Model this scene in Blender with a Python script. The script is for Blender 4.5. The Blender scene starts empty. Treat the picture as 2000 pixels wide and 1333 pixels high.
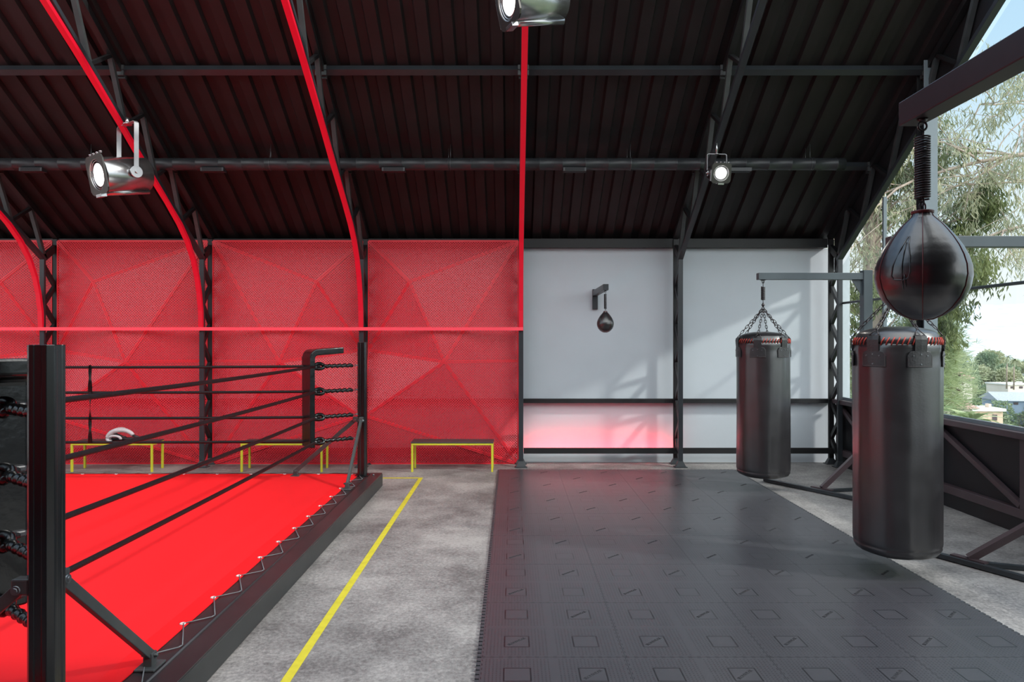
import bpy, bmesh, math, random
from mathutils import Vector, Matrix, noise
random.seed(7)
R = math.radians
sc = bpy.context.scene
col = sc.collection
EYE = 1.75
# ------------------------------------------------------------------ camera
cd = bpy.data.cameras.new('camera'); cam = bpy.data.objects.new('camera', cd); col.objects.link(cam)
cam.location = (0, 0, EYE); cam.rotation_euler = (R(90), 0, 0)
cd.sensor_width = 36; cd.lens = 1370 / 2000 * 36; cd.clip_end = 6000; cd.clip_start = 0.02
sc.camera = cam
# ------------------------------------------------------------------ view and sky
sc.view_settings.view_transform = 'Standard'; sc.view_settings.look = 'None'
SKY, SKY_FILL = 1.0, 2.75
sc.view_settings.exposure = 0.25; sc.view_settings.gamma = 1.0
W = bpy.data.worlds.new('sky'); sc.world = W; W.use_nodes = True
wn = W.node_tree; wn.nodes.clear()
def _w(t): return wn.nodes.new(t)
tc = _w('ShaderNodeTexCoord'); sp = _w('ShaderNodeSeparateXYZ'); rp = _w('ShaderNodeValToRGB')
bg = _w('ShaderNodeBackground'); ow = _w('ShaderNodeOutputWorld')
wn.links.new(tc.outputs['Generated'], sp.inputs[0]); wn.links.new(sp.outputs['Z'], rp.inputs[0])
wn.links.new(rp.outputs[0], bg.inputs[0]); wn.links.new(bg.outputs[0], ow.inputs[0])
e = rp.color_ramp.elements
e[0].position = 0.0; e[0].color = (1.0, 1.0, 1.0, 1)
e[1].position = 0.75; e[1].color = (0.30, 0.50, 0.78, 1)
m_ = e.new(0.12); m_.color = (0.90, 0.97, 1.0, 1)
m_ = e.new(0.34); m_.color = (0.56, 0.78, 0.97, 1)
# brighter sky lobe above and behind the viewer, added to light the room
_d = _w('ShaderNodeVectorMath'); _d.operation = 'DOT_PRODUCT'; _d.inputs[1].default_value = (.22, -.62, .75)
_r = _w('ShaderNodeMapRange'); _r.inputs[1].default_value = 0.05; _r.inputs[2].default_value = 1.0; _r.inputs[3].default_value = SKY; _r.inputs[4].default_value = SKY_FILL
wn.links.new(tc.outputs['Generated'], _d.inputs[0]); wn.links.new(_d.outputs['Value'], _r.inputs[0]); wn.links.new(_r.outputs[0], bg.inputs[1])
_f = _w('ShaderNodeMapRange'); _f.inputs[1].default_value = .1; _f.inputs[2].default_value = .9; wn.links.new(_d.outputs['Value'], _f.inputs[0])
_m = _w('ShaderNodeMixRGB'); _m.inputs[2].default_value = (.95, .95, .95, 1); wn.links.new(_f.outputs[0], _m.inputs[0]); wn.links.new(rp.outputs[0], _m.inputs[1]); wn.links.new(_m.outputs[0], bg.inputs[0])
# ------------------------------------------------------------------ sun through the glass gable
sd = bpy.data.lights.new('sun', 'SUN'); sun = bpy.data.objects.new('sun', sd); col.objects.link(sun)
sd.energy = 2.4; sd.angle = R(3.0); sd.color = (1.0, 0.95, 0.88)
sdir = Vector((-0.86, 0.36, -0.62)).normalized()
sun.rotation_euler = sdir.to_track_quat('-Z', 'Y').to_euler(); sun.location = (12, -4, 9)

# ------------------------------------------------------------------ materials
def mat(name, color=(.5, .5, .5), rough=.5, metal=0, spec=.5, emit=None, es=0, coat=0, nscale=0, namt=.15, bump=0, bscale=60, rvar=0):
    m = bpy.data.materials.new(name); m.use_nodes = True
    nt = m.node_tree; b = nt.nodes['Principled BSDF']
    b.inputs['Base Color'].default_value = (*color, 1); b.inputs['Roughness'].default_value = rough
    b.inputs['Metallic'].default_value = metal; b.inputs['Specular IOR Level'].default_value = spec
    if coat: b.inputs['Coat Weight'].default_value = coat; b.inputs['Coat Roughness'].default_value = .08
    if emit: b.inputs['Emission Color'].default_value = (*emit, 1); b.inputs['Emission Strength'].default_value = es
    tcn = nt.nodes.new('ShaderNodeTexCoord')
    if nscale:
        n = nt.nodes.new('ShaderNodeTexNoise'); n.inputs['Scale'].default_value = nscale; n.inputs['Detail'].default_value = 6
        nt.links.new(tcn.outputs['Object'], n.inputs['Vector'])
        r = nt.nodes.new('ShaderNodeValToRGB'); nt.links.new(n.outputs['Fac'], r.inputs[0])
        r.color_ramp.elements[0].position = .3; r.color_ramp.elements[1].position = .7
        r.color_ramp.elements[0].color = (*[c * (1 - namt) for c in color], 1)
        r.color_ramp.elements[1].color = (*[min(1, c * (1 + namt)) for c in color], 1)
        nt.links.new(r.outputs[0], b.inputs['Base Color'])
        if rvar:
            mr = nt.nodes.new('ShaderNodeMapRange'); nt.links.new(n.outputs['Fac'], mr.inputs[0])
            mr.inputs[3].default_value = rough - rvar; mr.inputs[4].default_value = rough + rvar
            nt.links.new(mr.outputs[0], b.inputs['Roughness'])
    if bump:
        n2 = nt.nodes.new('ShaderNodeTexNoise'); n2.inputs['Scale'].default_value = bscale; n2.inputs['Detail'].default_value = 4
        nt.links.new(tcn.outputs['Object'], n2.inputs['Vector'])
        bp = nt.nodes.new('ShaderNodeBump'); bp.inputs['Strength'].default_value = bump; bp.inputs['Distance'].default_value = .01
        nt.links.new(n2.outputs['Fac'], bp.inputs['Height']); nt.links.new(bp.outputs[0], b.inputs['Normal'])
    return m

STEEL = mat('painted_steel', (.030, .035, .041), .38, 0, .5, nscale=4, namt=.15, rvar=.06)
STEEL_D = mat('truss_steel', (.011, .011, .0125), .5, nscale=4)
DECKM = mat('roof_deck_paint', (.013, .010, .011), .58, 0, .4, nscale=3, namt=.3, bump=.1, bscale=40)
WHITE = mat('white_plaster', (.57, .625, .675), .75, nscale=2.5, namt=.02, bump=.08, bscale=90)
PARAPET = mat('black_panel', (.012, .012, .014), .5, nscale=5)
PARFRAME = mat('parapet_frame_paint', (.075, .052, .058), .34, nscale=5)
REDTUBE = mat('red_glow_tube', (.52, .005, .022), .4, emit=(1.0, .004, .028), es=.24)
REDSTRIP = mat('red_led', (.8, .02, .03), .5, emit=(1.0, .03, .06), es=34)
CANVAS = mat('red_canvas', (.86, .013, .018), .55, 0, .3, nscale=1.2, namt=.04)
CANVAS2 = mat('red_canvas_hem', (.86, .010, .014), .5, 0, .3, nscale=8, namt=.05)
APRON = mat('black_apron_vinyl', (.030, .024, .026), .34, nscale=6, namt=.15)
APRONS = mat('black_skirt', (.028, .030, .031), .5, nscale=6, namt=.1)
POSTM = mat('gloss_black_post', (.006, .007, .008), .22, 0, .6)
ROPEM = mat('black_rope_cover', (.005, .004, .005), .42, 0, .35, bump=.4, bscale=160)
PADM = mat('black_vinyl_pad', (.004, .0045, .005), .22, 0, .45, bump=.25, bscale=12)
BRACEM = mat('grey_brace', (.05, .055, .057), .42, nscale=10)
BOLTM = mat('dull_steel', (.16, .17, .18), .35, .8)
CORDM = mat('grey_cord', (.14, .15, .16), .5)
EYELET = mat('white_eyelet', (.75, .7, .68), .3, .3)
YELLOW = mat('yellow_paint', (.60, .57, .035), .45, nscale=10, namt=.05)
YELLOWT = mat('yellow_floor_paint', (.58, .50, .035), .6, nscale=14, namt=.1)
SEATM = mat('bench_board', (.055, .045, .048), .5, nscale=9)
LEATHER = mat('black_leather', (.015, .014, .016), .33, 0, .8, coat=.15, bump=.05, bscale=70, nscale=7, namt=.25, rvar=.05)
LEATHER.node_tree.nodes['Principled BSDF'].inputs['IOR'].default_value = 1.65
LEATHER2 = mat('patch_leather', (.030, .030, .032), .36, bump=.15, bscale=80)
LACE = mat('red_lace', (.42, .045, .03), .6)
THREAD = mat('thread', (.16, .13, .13), .7)
PIPING = mat('seam_piping', (.12, .022, .024), .4)
IRON = mat('dark_iron', (.06, .052, .055), .35, .75)
CHROME = mat('brushed_metal', (.50, .50, .51), .24, .95, nscale=2, namt=.1)
CHROME_D = mat('lamp_front_metal', (.09, .085, .08), .36, .8)
ALU = mat('yoke_aluminium', (.42, .43, .45), .4, .7)
LENSM = mat('lit_lens', (1, .95, .88), .3, emit=(1.0, .93, .84), es=9)
GLOVEW = mat('white_leather', (.62, .6, .62), .4, nscale=10, namt=.04)
GLOVEB = mat('black_padding', (.03, .03, .035), .4)
DUCTM = mat('duct_paint', (.030, .033, .037), .40, .1)
MULL = mat('window_frame_paint', (.17, .21, .235), .38, nscale=6, namt=.06)
PALE = mat('pale_light_dash', (.75, .45, .47), .6)

def concrete():
    m = bpy.data.materials.new('concrete'); m.use_nodes = True; nt = m.node_tree; b = nt.nodes['Principled BSDF']
    t = nt.nodes.new('ShaderNodeTexCoord'); L = nt.links.new
    def N(s, d=8, r=.6):
        n = nt.nodes.new('ShaderNodeTexNoise'); n.inputs['Scale'].default_value = s; n.inputs['Detail'].default_value = d; n.inputs['Roughness'].default_value = r
        L(t.outputs['Object'], n.inputs['Vector']); return n
    n1 = N(1.1, 10, .72); n2 = N(38, 8, .8)
    mx = nt.nodes.new('ShaderNodeMath'); mx.operation = 'MULTIPLY_ADD'; mx.inputs[1].default_value = .52
    sc_ = nt.nodes.new('ShaderNodeMath'); sc_.operation = 'MULTIPLY'; sc_.inputs[1].default_value = .55
    L(n1.outputs[0], sc_.inputs[0]); L(n2.outputs[0], mx.inputs[0]); L(sc_.outputs[0], mx.inputs[2])
    r = nt.nodes.new('ShaderNodeValToRGB'); L(mx.outputs[0], r.inputs[0])
    r.color_ramp.elements[0].position = .44; r.color_ramp.elements[0].color = (.105, .098, .096, 1)
    r.color_ramp.elements[1].position = .62; r.color_ramp.elements[1].color = (.37, .35, .335, 1)
    q = r.color_ramp.elements.new(.53); q.color = (.225, .213, .207, 1)
    v = nt.nodes.new('ShaderNodeTexVoronoi'); v.inputs['Scale'].default_value = 26; L(t.outputs['Object'], v.inputs['Vector'])
    n3 = N(1.9, 3)
    lt = nt.nodes.new('ShaderNodeMath'); lt.operation = 'LESS_THAN'; L(v.outputs['Distance'], lt.inputs[0])
    thr = nt.nodes.new('ShaderNodeMapRange'); L(n3.outputs[0], thr.inputs[0]); thr.inputs[1].default_value = .5; thr.inputs[2].default_value = .75
    thr.inputs[3].default_value = 0.0; thr.inputs[4].default_value = .16; L(thr.outputs[0], lt.inputs[1])
    mixc = nt.nodes.new('ShaderNodeMixRGB'); L(lt.outputs[0], mixc.inputs[0]); L(r.outputs[0], mixc.inputs[1]); mixc.inputs[2].default_value = (.05, .035, .03, 1)
    L(mixc.outputs[0], b.inputs['Base Color'])
    mr = nt.nodes.new('ShaderNodeMapRange'); L(n2.outputs[0], mr.inputs[0]); mr.inputs[3].default_value = .42; mr.inputs[4].default_value = .72
    L(mr.outputs[0], b.inputs['Roughness'])
    bp = nt.nodes.new('ShaderNodeBump'); bp.inputs['Strength'].default_value = .25; bp.inputs['Distance'].default_value = .004
    L(mx.outputs[0], bp.inputs['Height']); L(bp.outputs[0], b.inputs['Normal'])
    return m
CONCRETE = concrete()

def mathn(nt, op, a, b=None, c=None):
    n = nt.nodes.new('ShaderNodeMath'); n.operation = op
    for i, v in enumerate((a, b, c)):
        if v is None: continue
        if isinstance(v, (int, float)): n.inputs[i].default_value = v
        else: nt.links.new(v, n.inputs[i])
    return n.outputs[0]

def perforated():
    m = bpy.data.materials.new('perforated_red_metal'); m.use_nodes = True; nt = m.node_tree; b = nt.nodes['Principled BSDF']
    b.inputs['Base Color'].default_value = (.80, .030, .050, 1); b.inputs['Roughness'].default_value = .42
    b.inputs['Specular IOR Level'].default_value = .6
    t = nt.nodes.new('ShaderNodeTexCoord'); s = nt.nodes.new('ShaderNodeSeparateXYZ'); nt.links.new(t.outputs['Object'], s.inputs[0])
    x = mathn(nt, 'DIVIDE', s.outputs['X'], .036); z = mathn(nt, 'DIVIDE', s.outputs['Z'], .036)
    def cell(ox, oz):
        fx = mathn(nt, 'SUBTRACT', mathn(nt, 'FRACT', mathn(nt, 'ADD', x, ox)), .5)
        fz = mathn(nt, 'SUBTRACT', mathn(nt, 'FRACT', mathn(nt, 'ADD', z, oz)), .5)
        d = mathn(nt, 'ADD', mathn(nt, 'MULTIPLY', fx, fx), mathn(nt, 'MULTIPLY', fz, fz))
        return mathn(nt, 'LESS_THAN', d, .185 ** 2)
    h = mathn(nt, 'MAXIMUM', cell(10, 10), cell(10.5, 10.5))
    tr = nt.nodes.new('ShaderNodeBsdfTransparent'); mx = nt.nodes.new('ShaderNodeMixShader')
    nt.links.new(h, mx.inputs[0]); nt.links.new(b.outputs[0], mx.inputs[1]); nt.links.new(tr.outputs[0], mx.inputs[2])
    nt.links.new(mx.outputs[0], nt.nodes['Material Output'].inputs['Surface'])
    return m
PERF = perforated()
PERFRIB = mat('red_fold_metal', (.86, .030, .05), .4)

def rubber():
    m = bpy.data.materials.new('rubber_tile'); m.use_nodes = True; nt = m.node_tree; b = nt.nodes['Principled BSDF']; L = nt.links.new
    t = nt.nodes.new('ShaderNodeTexCoord'); s = nt.nodes.new('ShaderNodeSeparateXYZ'); L(t.outputs['Object'], s.inputs[0])
    X, Y = s.outputs['X'], s.outputs['Y']                                    # tile spans 0..0.8
    cx = mathn(nt, 'SUBTRACT', mathn(nt, 'FRACT', mathn(nt, 'DIVIDE', X, .4)), .5)
    cy = mathn(nt, 'SUBTRACT', mathn(nt, 'FRACT', mathn(nt, 'DIVIDE', Y, .4)), .5)
    mxc = mathn(nt, 'MAXIMUM', mathn(nt, 'ABSOLUTE', cx), mathn(nt, 'ABSOLUTE', cy))  # *0.4 m
    line = mathn(nt, 'LESS_THAN', mathn(nt, 'ABSOLUTE', mathn(nt, 'SUBTRACT', mxc, .178)), .011)
    ring = mathn(nt, 'MULTIPLY', mathn(nt, 'GREATER_THAN', mxc, .20), mathn(nt, 'LESS_THAN', mxc, .435))
    px = mathn(nt, 'SUBTRACT', mathn(nt, 'FRACT', mathn(nt, 'DIVIDE', X, .02)), .5)
    py = mathn(nt, 'SUBTRACT', mathn(nt, 'FRACT', mathn(nt, 'DIVIDE', Y, .02)), .5)
    d = mathn(nt, 'SQRT', mathn(nt, 'ADD', mathn(nt, 'MULTIPLY', px, px), mathn(nt, 'MULTIPLY', py, py)))
    dot = mathn(nt, 'MULTIPLY', mathn(nt, 'LESS_THAN', d, .24), ring)
    # castellated seam round the tile edge
    def seam(A, B, shift):
        dA = mathn(nt, 'MINIMUM', A, mathn(nt, 'SUBTRACT', .8, A))
        ph = mathn(nt, 'LESS_THAN', mathn(nt, 'FRACT', mathn(nt, 'DIVIDE', B, .05)), .45)
        l = mathn(nt, 'LESS_THAN', mathn(nt, 'ABSOLUTE', mathn(nt, 'SUBTRACT', dA, .009)), .0025)
        return mathn(nt, 'MULTIPLY', l, ph)
    sm = mathn(nt, 'MAXIMUM', seam(X, Y, 0), seam(Y, X, 0))
    dark = mathn(nt, 'MAXIMUM', mathn(nt, 'MAXIMUM', mathn(nt, 'MULTIPLY', dot, .75), line), sm)
    mc = nt.nodes.new('ShaderNodeMixRGB'); L(dark, mc.inputs[0]); mc.inputs[1].default_value = (.053, .052, .060, 1); mc.inputs[2].default_value = (.012, .012, .015, 1)
    L(mc.outputs[0], b.inputs['Base Color'])
    hgt = mathn(nt, 'SUBTRACT', 1.0, dark)
    bp = nt.nodes.new('ShaderNodeBump'); bp.inputs['Strength'].default_value = .35; bp.inputs['Distance'].default_value = .003
    L(hgt, bp.inputs['Height']); L(bp.outputs[0], b.inputs['Normal'])
    b.inputs['Roughness'].default_value = .34; b.inputs['Specular IOR Level'].default_value = .6
    return m
RUBBER = rubber()
RUBBERP = mat('rubber_plain', (.048, .050, .057), .45)
TEXTM = mat('embossed_lettering', (.040, .040, .044), .6)

def glass():
    m = bpy.data.materials.new('window_glass'); m.use_nodes = True; nt = m.node_tree; nt.nodes.remove(nt.nodes['Principled BSDF'])
    tr = nt.nodes.new('ShaderNodeBsdfTransparent'); gl = nt.nodes.new('ShaderNodeBsdfGlossy'); gl.inputs['Roughness'].default_value = .02
    tr.inputs[0].default_value = (.93, .96, .96, 1)
    lw = nt.nodes.new('ShaderNodeLayerWeight'); lw.inputs[0].default_value = .5; mx = nt.nodes.new('ShaderNodeMixShader')
    fac = mathn(nt, 'MULTIPLY_ADD', mathn(nt, 'POWER', lw.outputs['Facing'], 5), .45, .03)
    nt.links.new(fac, mx.inputs[0]); nt.links.new(tr.outputs[0], mx.inputs[1]); nt.links.new(gl.outputs[0], mx.inputs[2])
    nt.links.new(mx.outputs[0], nt.nodes['Material Output'].inputs['Surface'])
    return m
GLASS = glass()

# ------------------------------------------------------------------ mesh helpers
class MB:
    def __init__(s): s.v = []; s.f = []; s.sm = []
    def add(s, vs, fs, smooth=False):
        b = len(s.v); s.v += [tuple(v) for v in vs]
        for f in fs: s.f.append(tuple(b + i for i in f)); s.sm.append(smooth)
    def box(s, x0, x1, y0, y1, z0, z1):
        if x0 > x1: x0, x1 = x1, x0
        if y0 > y1: y0, y1 = y1, y0
        if z0 > z1: z0, z1 = z1, z0
        s.add([(x0,y0,z0),(x1,y0,z0),(x1,y1,z0),(x0,y1,z0),(x0,y0,z1),(x1,y0,z1),(x1,y1,z1),(x0,y1,z1)],
              [(0,3,2,1),(4,5,6,7),(0,1,5,4),(1,2,6,5),(2,3,7,6),(3,0,4,7)])
    def bar(s, p, q, w, h, side=(1, 0, 0)):
        """box beam p to q; w along SIDE, h along the third axis"""
        p = Vector(p); q = Vector(q); t = (q - p).normalized(); a = Vector(side); a = (a - t * a.dot(t)).normalized(); c = t.cross(a)
        vs = []
        for o in (p, q):
            for i, j in ((-1,-1),(1,-1),(1,1),(-1,1)): vs.append(o + a * (i * w / 2) + c * (j * h / 2))
        s.add(vs, [(3,2,1,0),(4,5,6,7),(0,1,5,4),(1,2,6,5),(2,3,7,6),(3,0,4,7)])
    def prism(s, poly, axis, a, b):
        """extrude 2d polygon along axis ('x','y','z') from a to b"""
        def mk(p, t):
            return {'x': (t, p[0], p[1]), 'y': (p[0], t, p[1]), 'z': (p[0], p[1], t)}[axis]
        n = len(poly); vs = [mk(p, a) for p in poly] + [mk(p, b) for p in poly]
        fs = [tuple(range(n))[::-1], tuple(range(n, 2 * n))] + [(i, (i + 1) % n, n + (i + 1) % n, n + i) for i in range(n)]
        s.add(vs, fs)
    def tube(s, pts, r, n=8, closed=False, rs=None, caps=True):
        pts = [Vector(p) for p in pts]; N = len(pts); rings = []
        t0 = (pts[1] - pts[0]).normalized()
        u = t0.orthogonal().normalized(); vs = []; prev = t0
        for i, p in enumerate(pts):
            if closed: t = (pts[(i + 1) % N] - pts[i - 1]).normalized()
            elif i == 0: t = t0
            elif i == N - 1: t = (pts[-1] - pts[-2]).normalized()
            else: t = (pts[i + 1] - pts[i - 1]).normalized()
            q = prev.rotation_difference(t); u = (q @ u); u = (u - t * u.dot(t)).normalized(); prev = t
            w = t.cross(u); rr = rs[i] if rs else r
            for k in range(n):
                a = 2 * math.pi * k / n; vs.append(p + u * (math.cos(a) * rr) + w * (math.sin(a) * rr))
        fs = []
        for i in range(N if closed else N - 1):
            for k in range(n):
                a = i * n + k; b = i * n + (k + 1) % n; j = (i + 1) % N
                fs.append((a, b, j * n + (k + 1) % n, j * n + k))
        if not closed and caps: fs.append(tuple(range(n))[::-1]); fs.append(tuple(range((N - 1) * n, N * n)))
        s.add(vs, fs, True)
    def cyl(s, p, q, r, n=24, r2=None):
        p = Vector(p); q = Vector(q); t = (q - p).normalized(); u = t.orthogonal().normalized(); w = t.cross(u); r2 = r if r2 is None else r2
        vs = [o + u * (math.cos(2*math.pi*k/n) * rr) + w * (math.sin(2*math.pi*k/n) * rr) for o, rr in ((p, r), (q, r2)) for k in range(n)]
        b = len(s.v); s.v += [tuple(v) for v in vs]
        for k in range(n): s.f.append((b+k, b+(k+1)%n, b+n+(k+1)%n, b+n+k)); s.sm.append(True)
        s.f.append(tuple(b + k for k in range(n))[::-1]); s.sm.append(False)
        s.f.append(tuple(b + n + k for k in range(n))); s.sm.append(False)
    def lathe(s, prof, n=48, c=(0, 0), fn=None, close=True):
        """prof = [(r,z)] bottom to top about vertical axis; fn(r,a,z) -> r"""
        vs = []
        for r, z in prof:
            for k in range(n):
                a = 2 * math.pi * k / n; rr = fn(r, a, z) if fn else r
                vs.append((c[0] + rr * math.cos(a), c[1] + rr * math.sin(a), z))
        fs = []
        for i in range(len(prof) - 1):
            for k in range(n): fs.append((i*n+k, i*n+(k+1)%n, (i+1)*n+(k+1)%n, (i+1)*n+k))
        if close: fs.append(tuple(range(n))[::-1]); fs.append(tuple(range((len(prof)-1)*n, len(prof)*n)))
        s.add(vs, fs, True)
    def torus(s, c, R_, r, axis='y', n=24, m=8, squash=1, rot=0):
        c = Vector(c); pts = []
        for k in range(n):
            a = 2 * math.pi * k / n; x, y = math.cos(a) * R_, math.sin(a) * R_ * squash
            pts.append(c + Vector({'y': (x, 0, y), 'x': (0, x, y), 'z': (x, y, 0)}[axis]))
        s.tube(pts, r, m, closed=True)
    def xf(s, M): s.v = [tuple(M @ Vector(v)) for v in s.v]; return s
    def build(s, name, m, parent=None, bevel=0, loc=None):
        me = bpy.data.meshes.new(name); me.from_pydata(s.v, [], s.f)
        me.polygons.foreach_set('use_smooth', s.sm); me.materials.append(m); me.update()
        o = bpy.data.objects.new(name, me); col.objects.link(o)
        if parent: o.parent = parent
        if loc: o.location = loc
        if bevel:
            b = o.modifiers.new('bevel', 'BEVEL'); b.width = bevel; b.segments = 2; b.limit_method = 'ANGLE'; b.angle_limit = R(40)
        return o

def tag(o, label=None, cat=None, group=None, kind=None):
    if label: o['label'] = label
    if cat: o['category'] = cat
    if group: o['group'] = group
    if kind: o['kind'] = kind
    return o
def thing(name, label, cat, loc=(0, 0, 0), rz=0, group=None):
    o = bpy.data.objects.new(name, None); col.objects.link(o); o.location = loc; o.rotation_euler = (0, 0, rz)
    o.empty_display_size = .1
    return tag(o, label, cat, group)
def copy_tree(o, parent=None):
    c = o.copy(); col.objects.link(c)
    if parent: c.parent = parent
    for ch in list(o.children): copy_tree(ch, c)
    return c
def struct(o): o['kind'] = 'structure'; return o

# ------------------------------------------------------------------ building numbers
X0, BAY = .124, 2.209
CX = {k: X0 + BAY * (k - 4) for k in range(-1, 7)}
WALL_Y = 10.12
def deck(y): return EYE + 1.42 + .6347 * (10.2 - y)          # underside of the roof deck
def chord(y): return EYE + 1.174 + .6347 * (9.63 - y)        # underside of the truss bottom chord
RIDGE = 4.6
XL = -11.2

# ------------------------------------------------------------------ floor, walls, ceiling
b = MB(); b.box(XL - .2, 5.0, -1.4, 10.4, -.2, 0); struct(b.build('floor', CONCRETE))
b = MB(); b.box(XL, 4.875, WALL_Y, WALL_Y + .15, 0, EYE + 1.335); struct(b.build('wall_back', WHITE))
b = MB(); b.box(XL - .15, XL, -1.4, 10.27, 0, EYE + 1.3); struct(b.build('wall_left', WHITE))
# eave beam and rails along the white wall
b = MB(); b.box(XL, 4.5, 10.0, WALL_Y + .1, EYE + 1.335, EYE + 1.46); struct(b.build('trim_1', STEEL_D))
for i, (z0, z1) in enumerate(((.862, .921), (.138, .220))):
    b = MB(); xa = XL if i == 0 else CX[4] + .04
    if i: b.box(XL, CX[4], 10.02, 10.06, z0, z1); b.box(xa, 4.60, 9.90, 9.935, z0 + .02, z1 + .018); b.box(CX[4] + .05, CX[5] - .04, 9.935, 10.03, z0 + .015, z0 + .028)  # last box: hidden tray added to keep the red strip's light off the wall below
    else: b.box(XL, 4.60, 10.02, WALL_Y - .002, z0, z1)
    struct(b.build('trim_%d' % (i + 2), STEEL_D))
b = MB(); b.box(XL, 4.7, -1.55, -1.4, 0, EYE + 1.3); wf = struct(b.build('wall_front_blocker', PARAPET))  # unseen dark wall, added to block level light from behind the viewer
b = MB(); b.box(XL + .2, -.3, -1.39, -1.36, .3, EYE + 1.2); b.build('red_reflector', PERFRIB, wf)  # unseen red panel, added to give the bags red reflections
# corrugated roof deck, back slope and front slope
def deck_mesh(y0, y1, zf):
    b = MB(); P = .2577; H = .055; prof = []
    x = XL - .1
    while x < 4.63:
        for dx, dz in ((0, 0), (.118, 0), (.140, H), (.236, H)): prof.append((x + dx, dz))
        x += P
    prof = [p for p in prof if p[0] <= 4.66]
    n = len(prof); vs = []
    for y in (y0, y1):
        for px, dz in prof: vs.append((px, y, zf(y) + dz))
    for y in (y0, y1):
        for px, dz in prof: vs.append((px, y, zf(y) + dz + .012))
    fs = []
    for i in range(n - 1):
        fs.append((i, i + 1, n + i + 1, n + i)); fs.append((2*n + i + 1, 2*n + i, 3*n + i, 3*n + i + 1))
        fs.append((i, 2*n + i, 2*n + i + 1, i + 1)); fs.append((n + i, n + i + 1, 3*n + i + 1, 3*n + i))
    fs.append((0, n, 3*n, 2*n)); fs.append((n-1, 3*n-1, 4*n-1, 2*n-1))
    b.add(vs, fs); return b
ce = deck_mesh(10.3, 6.98, deck).build('ceiling', DECKM); struct(ce)
# pale pink blocks standing in for light through the raised flute ends
b = MB(); x = XL - .1
while x < 4.5:
    if x > .9: b.box(x + .145, x + .232, 6.96, 6.975, deck(6.975) + .004, deck(6.975) + .05)
    x += .2577
b.build('light_dash', PALE, ce)
# purlins
for i, y in enumerate((10.0, 8.88, 7.69, 6.45, 5.2)):
    z = deck(y)
    b = MB()
    for k in range(-1, 6):
        a_, c_ = CX[k] + .036, CX[k + 1] - .036
        if k == -1: a_ = XL
        b.bar((a_, y, z - .045), (c_, y, z - .045), .075, .07, (0, 1, -.6347))
    if i:
        t = thing('roof_purlin', ['', 'black steel purlin right behind the round air duct', 'black steel purlin crossing the roof above the stage light and air duct',
                   'black purlin under the glazed roof just above the deck edge', 'black purlin near the roof ridge'][i], 'purlin', (0, y, z))
        for k in range(-1, 7):
            g = MB(); g.bar((CX[k], .02, -.13), (CX[k], .02, -.02), .10, .03, (1, 0, 0)); g.box(CX[k] - .06, CX[k] + .06, -.045, -.02, -.11, 0)
            g.build('cleat', BRACEM, t)
        b.xf(Matrix.Translation((0, -y, -z))); b.build('beam', STEEL, t)

# ------------------------------------------------------------------ columns
COLLAB = {1: 'black lattice column behind the near ring post', 2: 'black lattice column between the two left benches',
          3: 'black lattice column directly behind the far ring post', 4: 'black lattice column where red panels end and white wall begins',
          5: 'black lattice column between the two white wall bays', 6: 'black lattice corner column beside the glass gable',
          0: 'black lattice column furthest along the red wall', -1: 'black lattice column by the far end wall'}
def make_column(k):
    t = thing('steel_column', COLLAB[k], 'column', (CX[k], 9.72, 0), 0, 'lattice columns along the back wall')
    b = MB(); b.box(-.033, .033, -.02, .02, .02, EYE + 1.175); b.build('front_flange', STEEL, t, .004)
    b = MB(); b.box(-.036, .036, .25, .285, .02, deck(10.0) - .10); b.build('rear_flange', STEEL_D, t)
    z = .10; i = 0; pts = []
    while z < EYE + 1.25:
        pts.append((0, .01 if i % 2 == 0 else .26, z)); z += .27; i += 1
    for p, q in zip(pts, pts[1:]):
        b = MB(); b.bar(p, q, .045, .055, (1, 0, 0)); b.build('lattice_bar', STEEL_D, t)
    b = MB(); b.bar((0, 0, EYE + 1.15), (0, .27, EYE + 1.33), .05, .09, (1, 0, 0)); b.build('haunch', STEEL_D, t)
    for y0 in (0, .268):
        b = MB(); lo, hi = .075, .034
        b.add([(-lo, y0 - .05, 0), (lo, y0 - .05, 0), (lo, y0 + .05, 0), (-lo, y0 + .05, 0), (-hi, y0 - .022, .085), (hi, y0 - .022, .085), (hi, y0 + .022, .085), (-hi, y0 + .022, .085)],
              [(0,3,2,1),(4,5,6,7),(0,1,5,4),(1,2,6,5),(2,3,7,6),(3,0,4,7)])
        b.box(-.085, .085, y0 - .06, y0 + .06, 0, .012); b.build('base_plate', STEEL, t)
    return t
for k in range(-1, 7): make_column(k)

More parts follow.
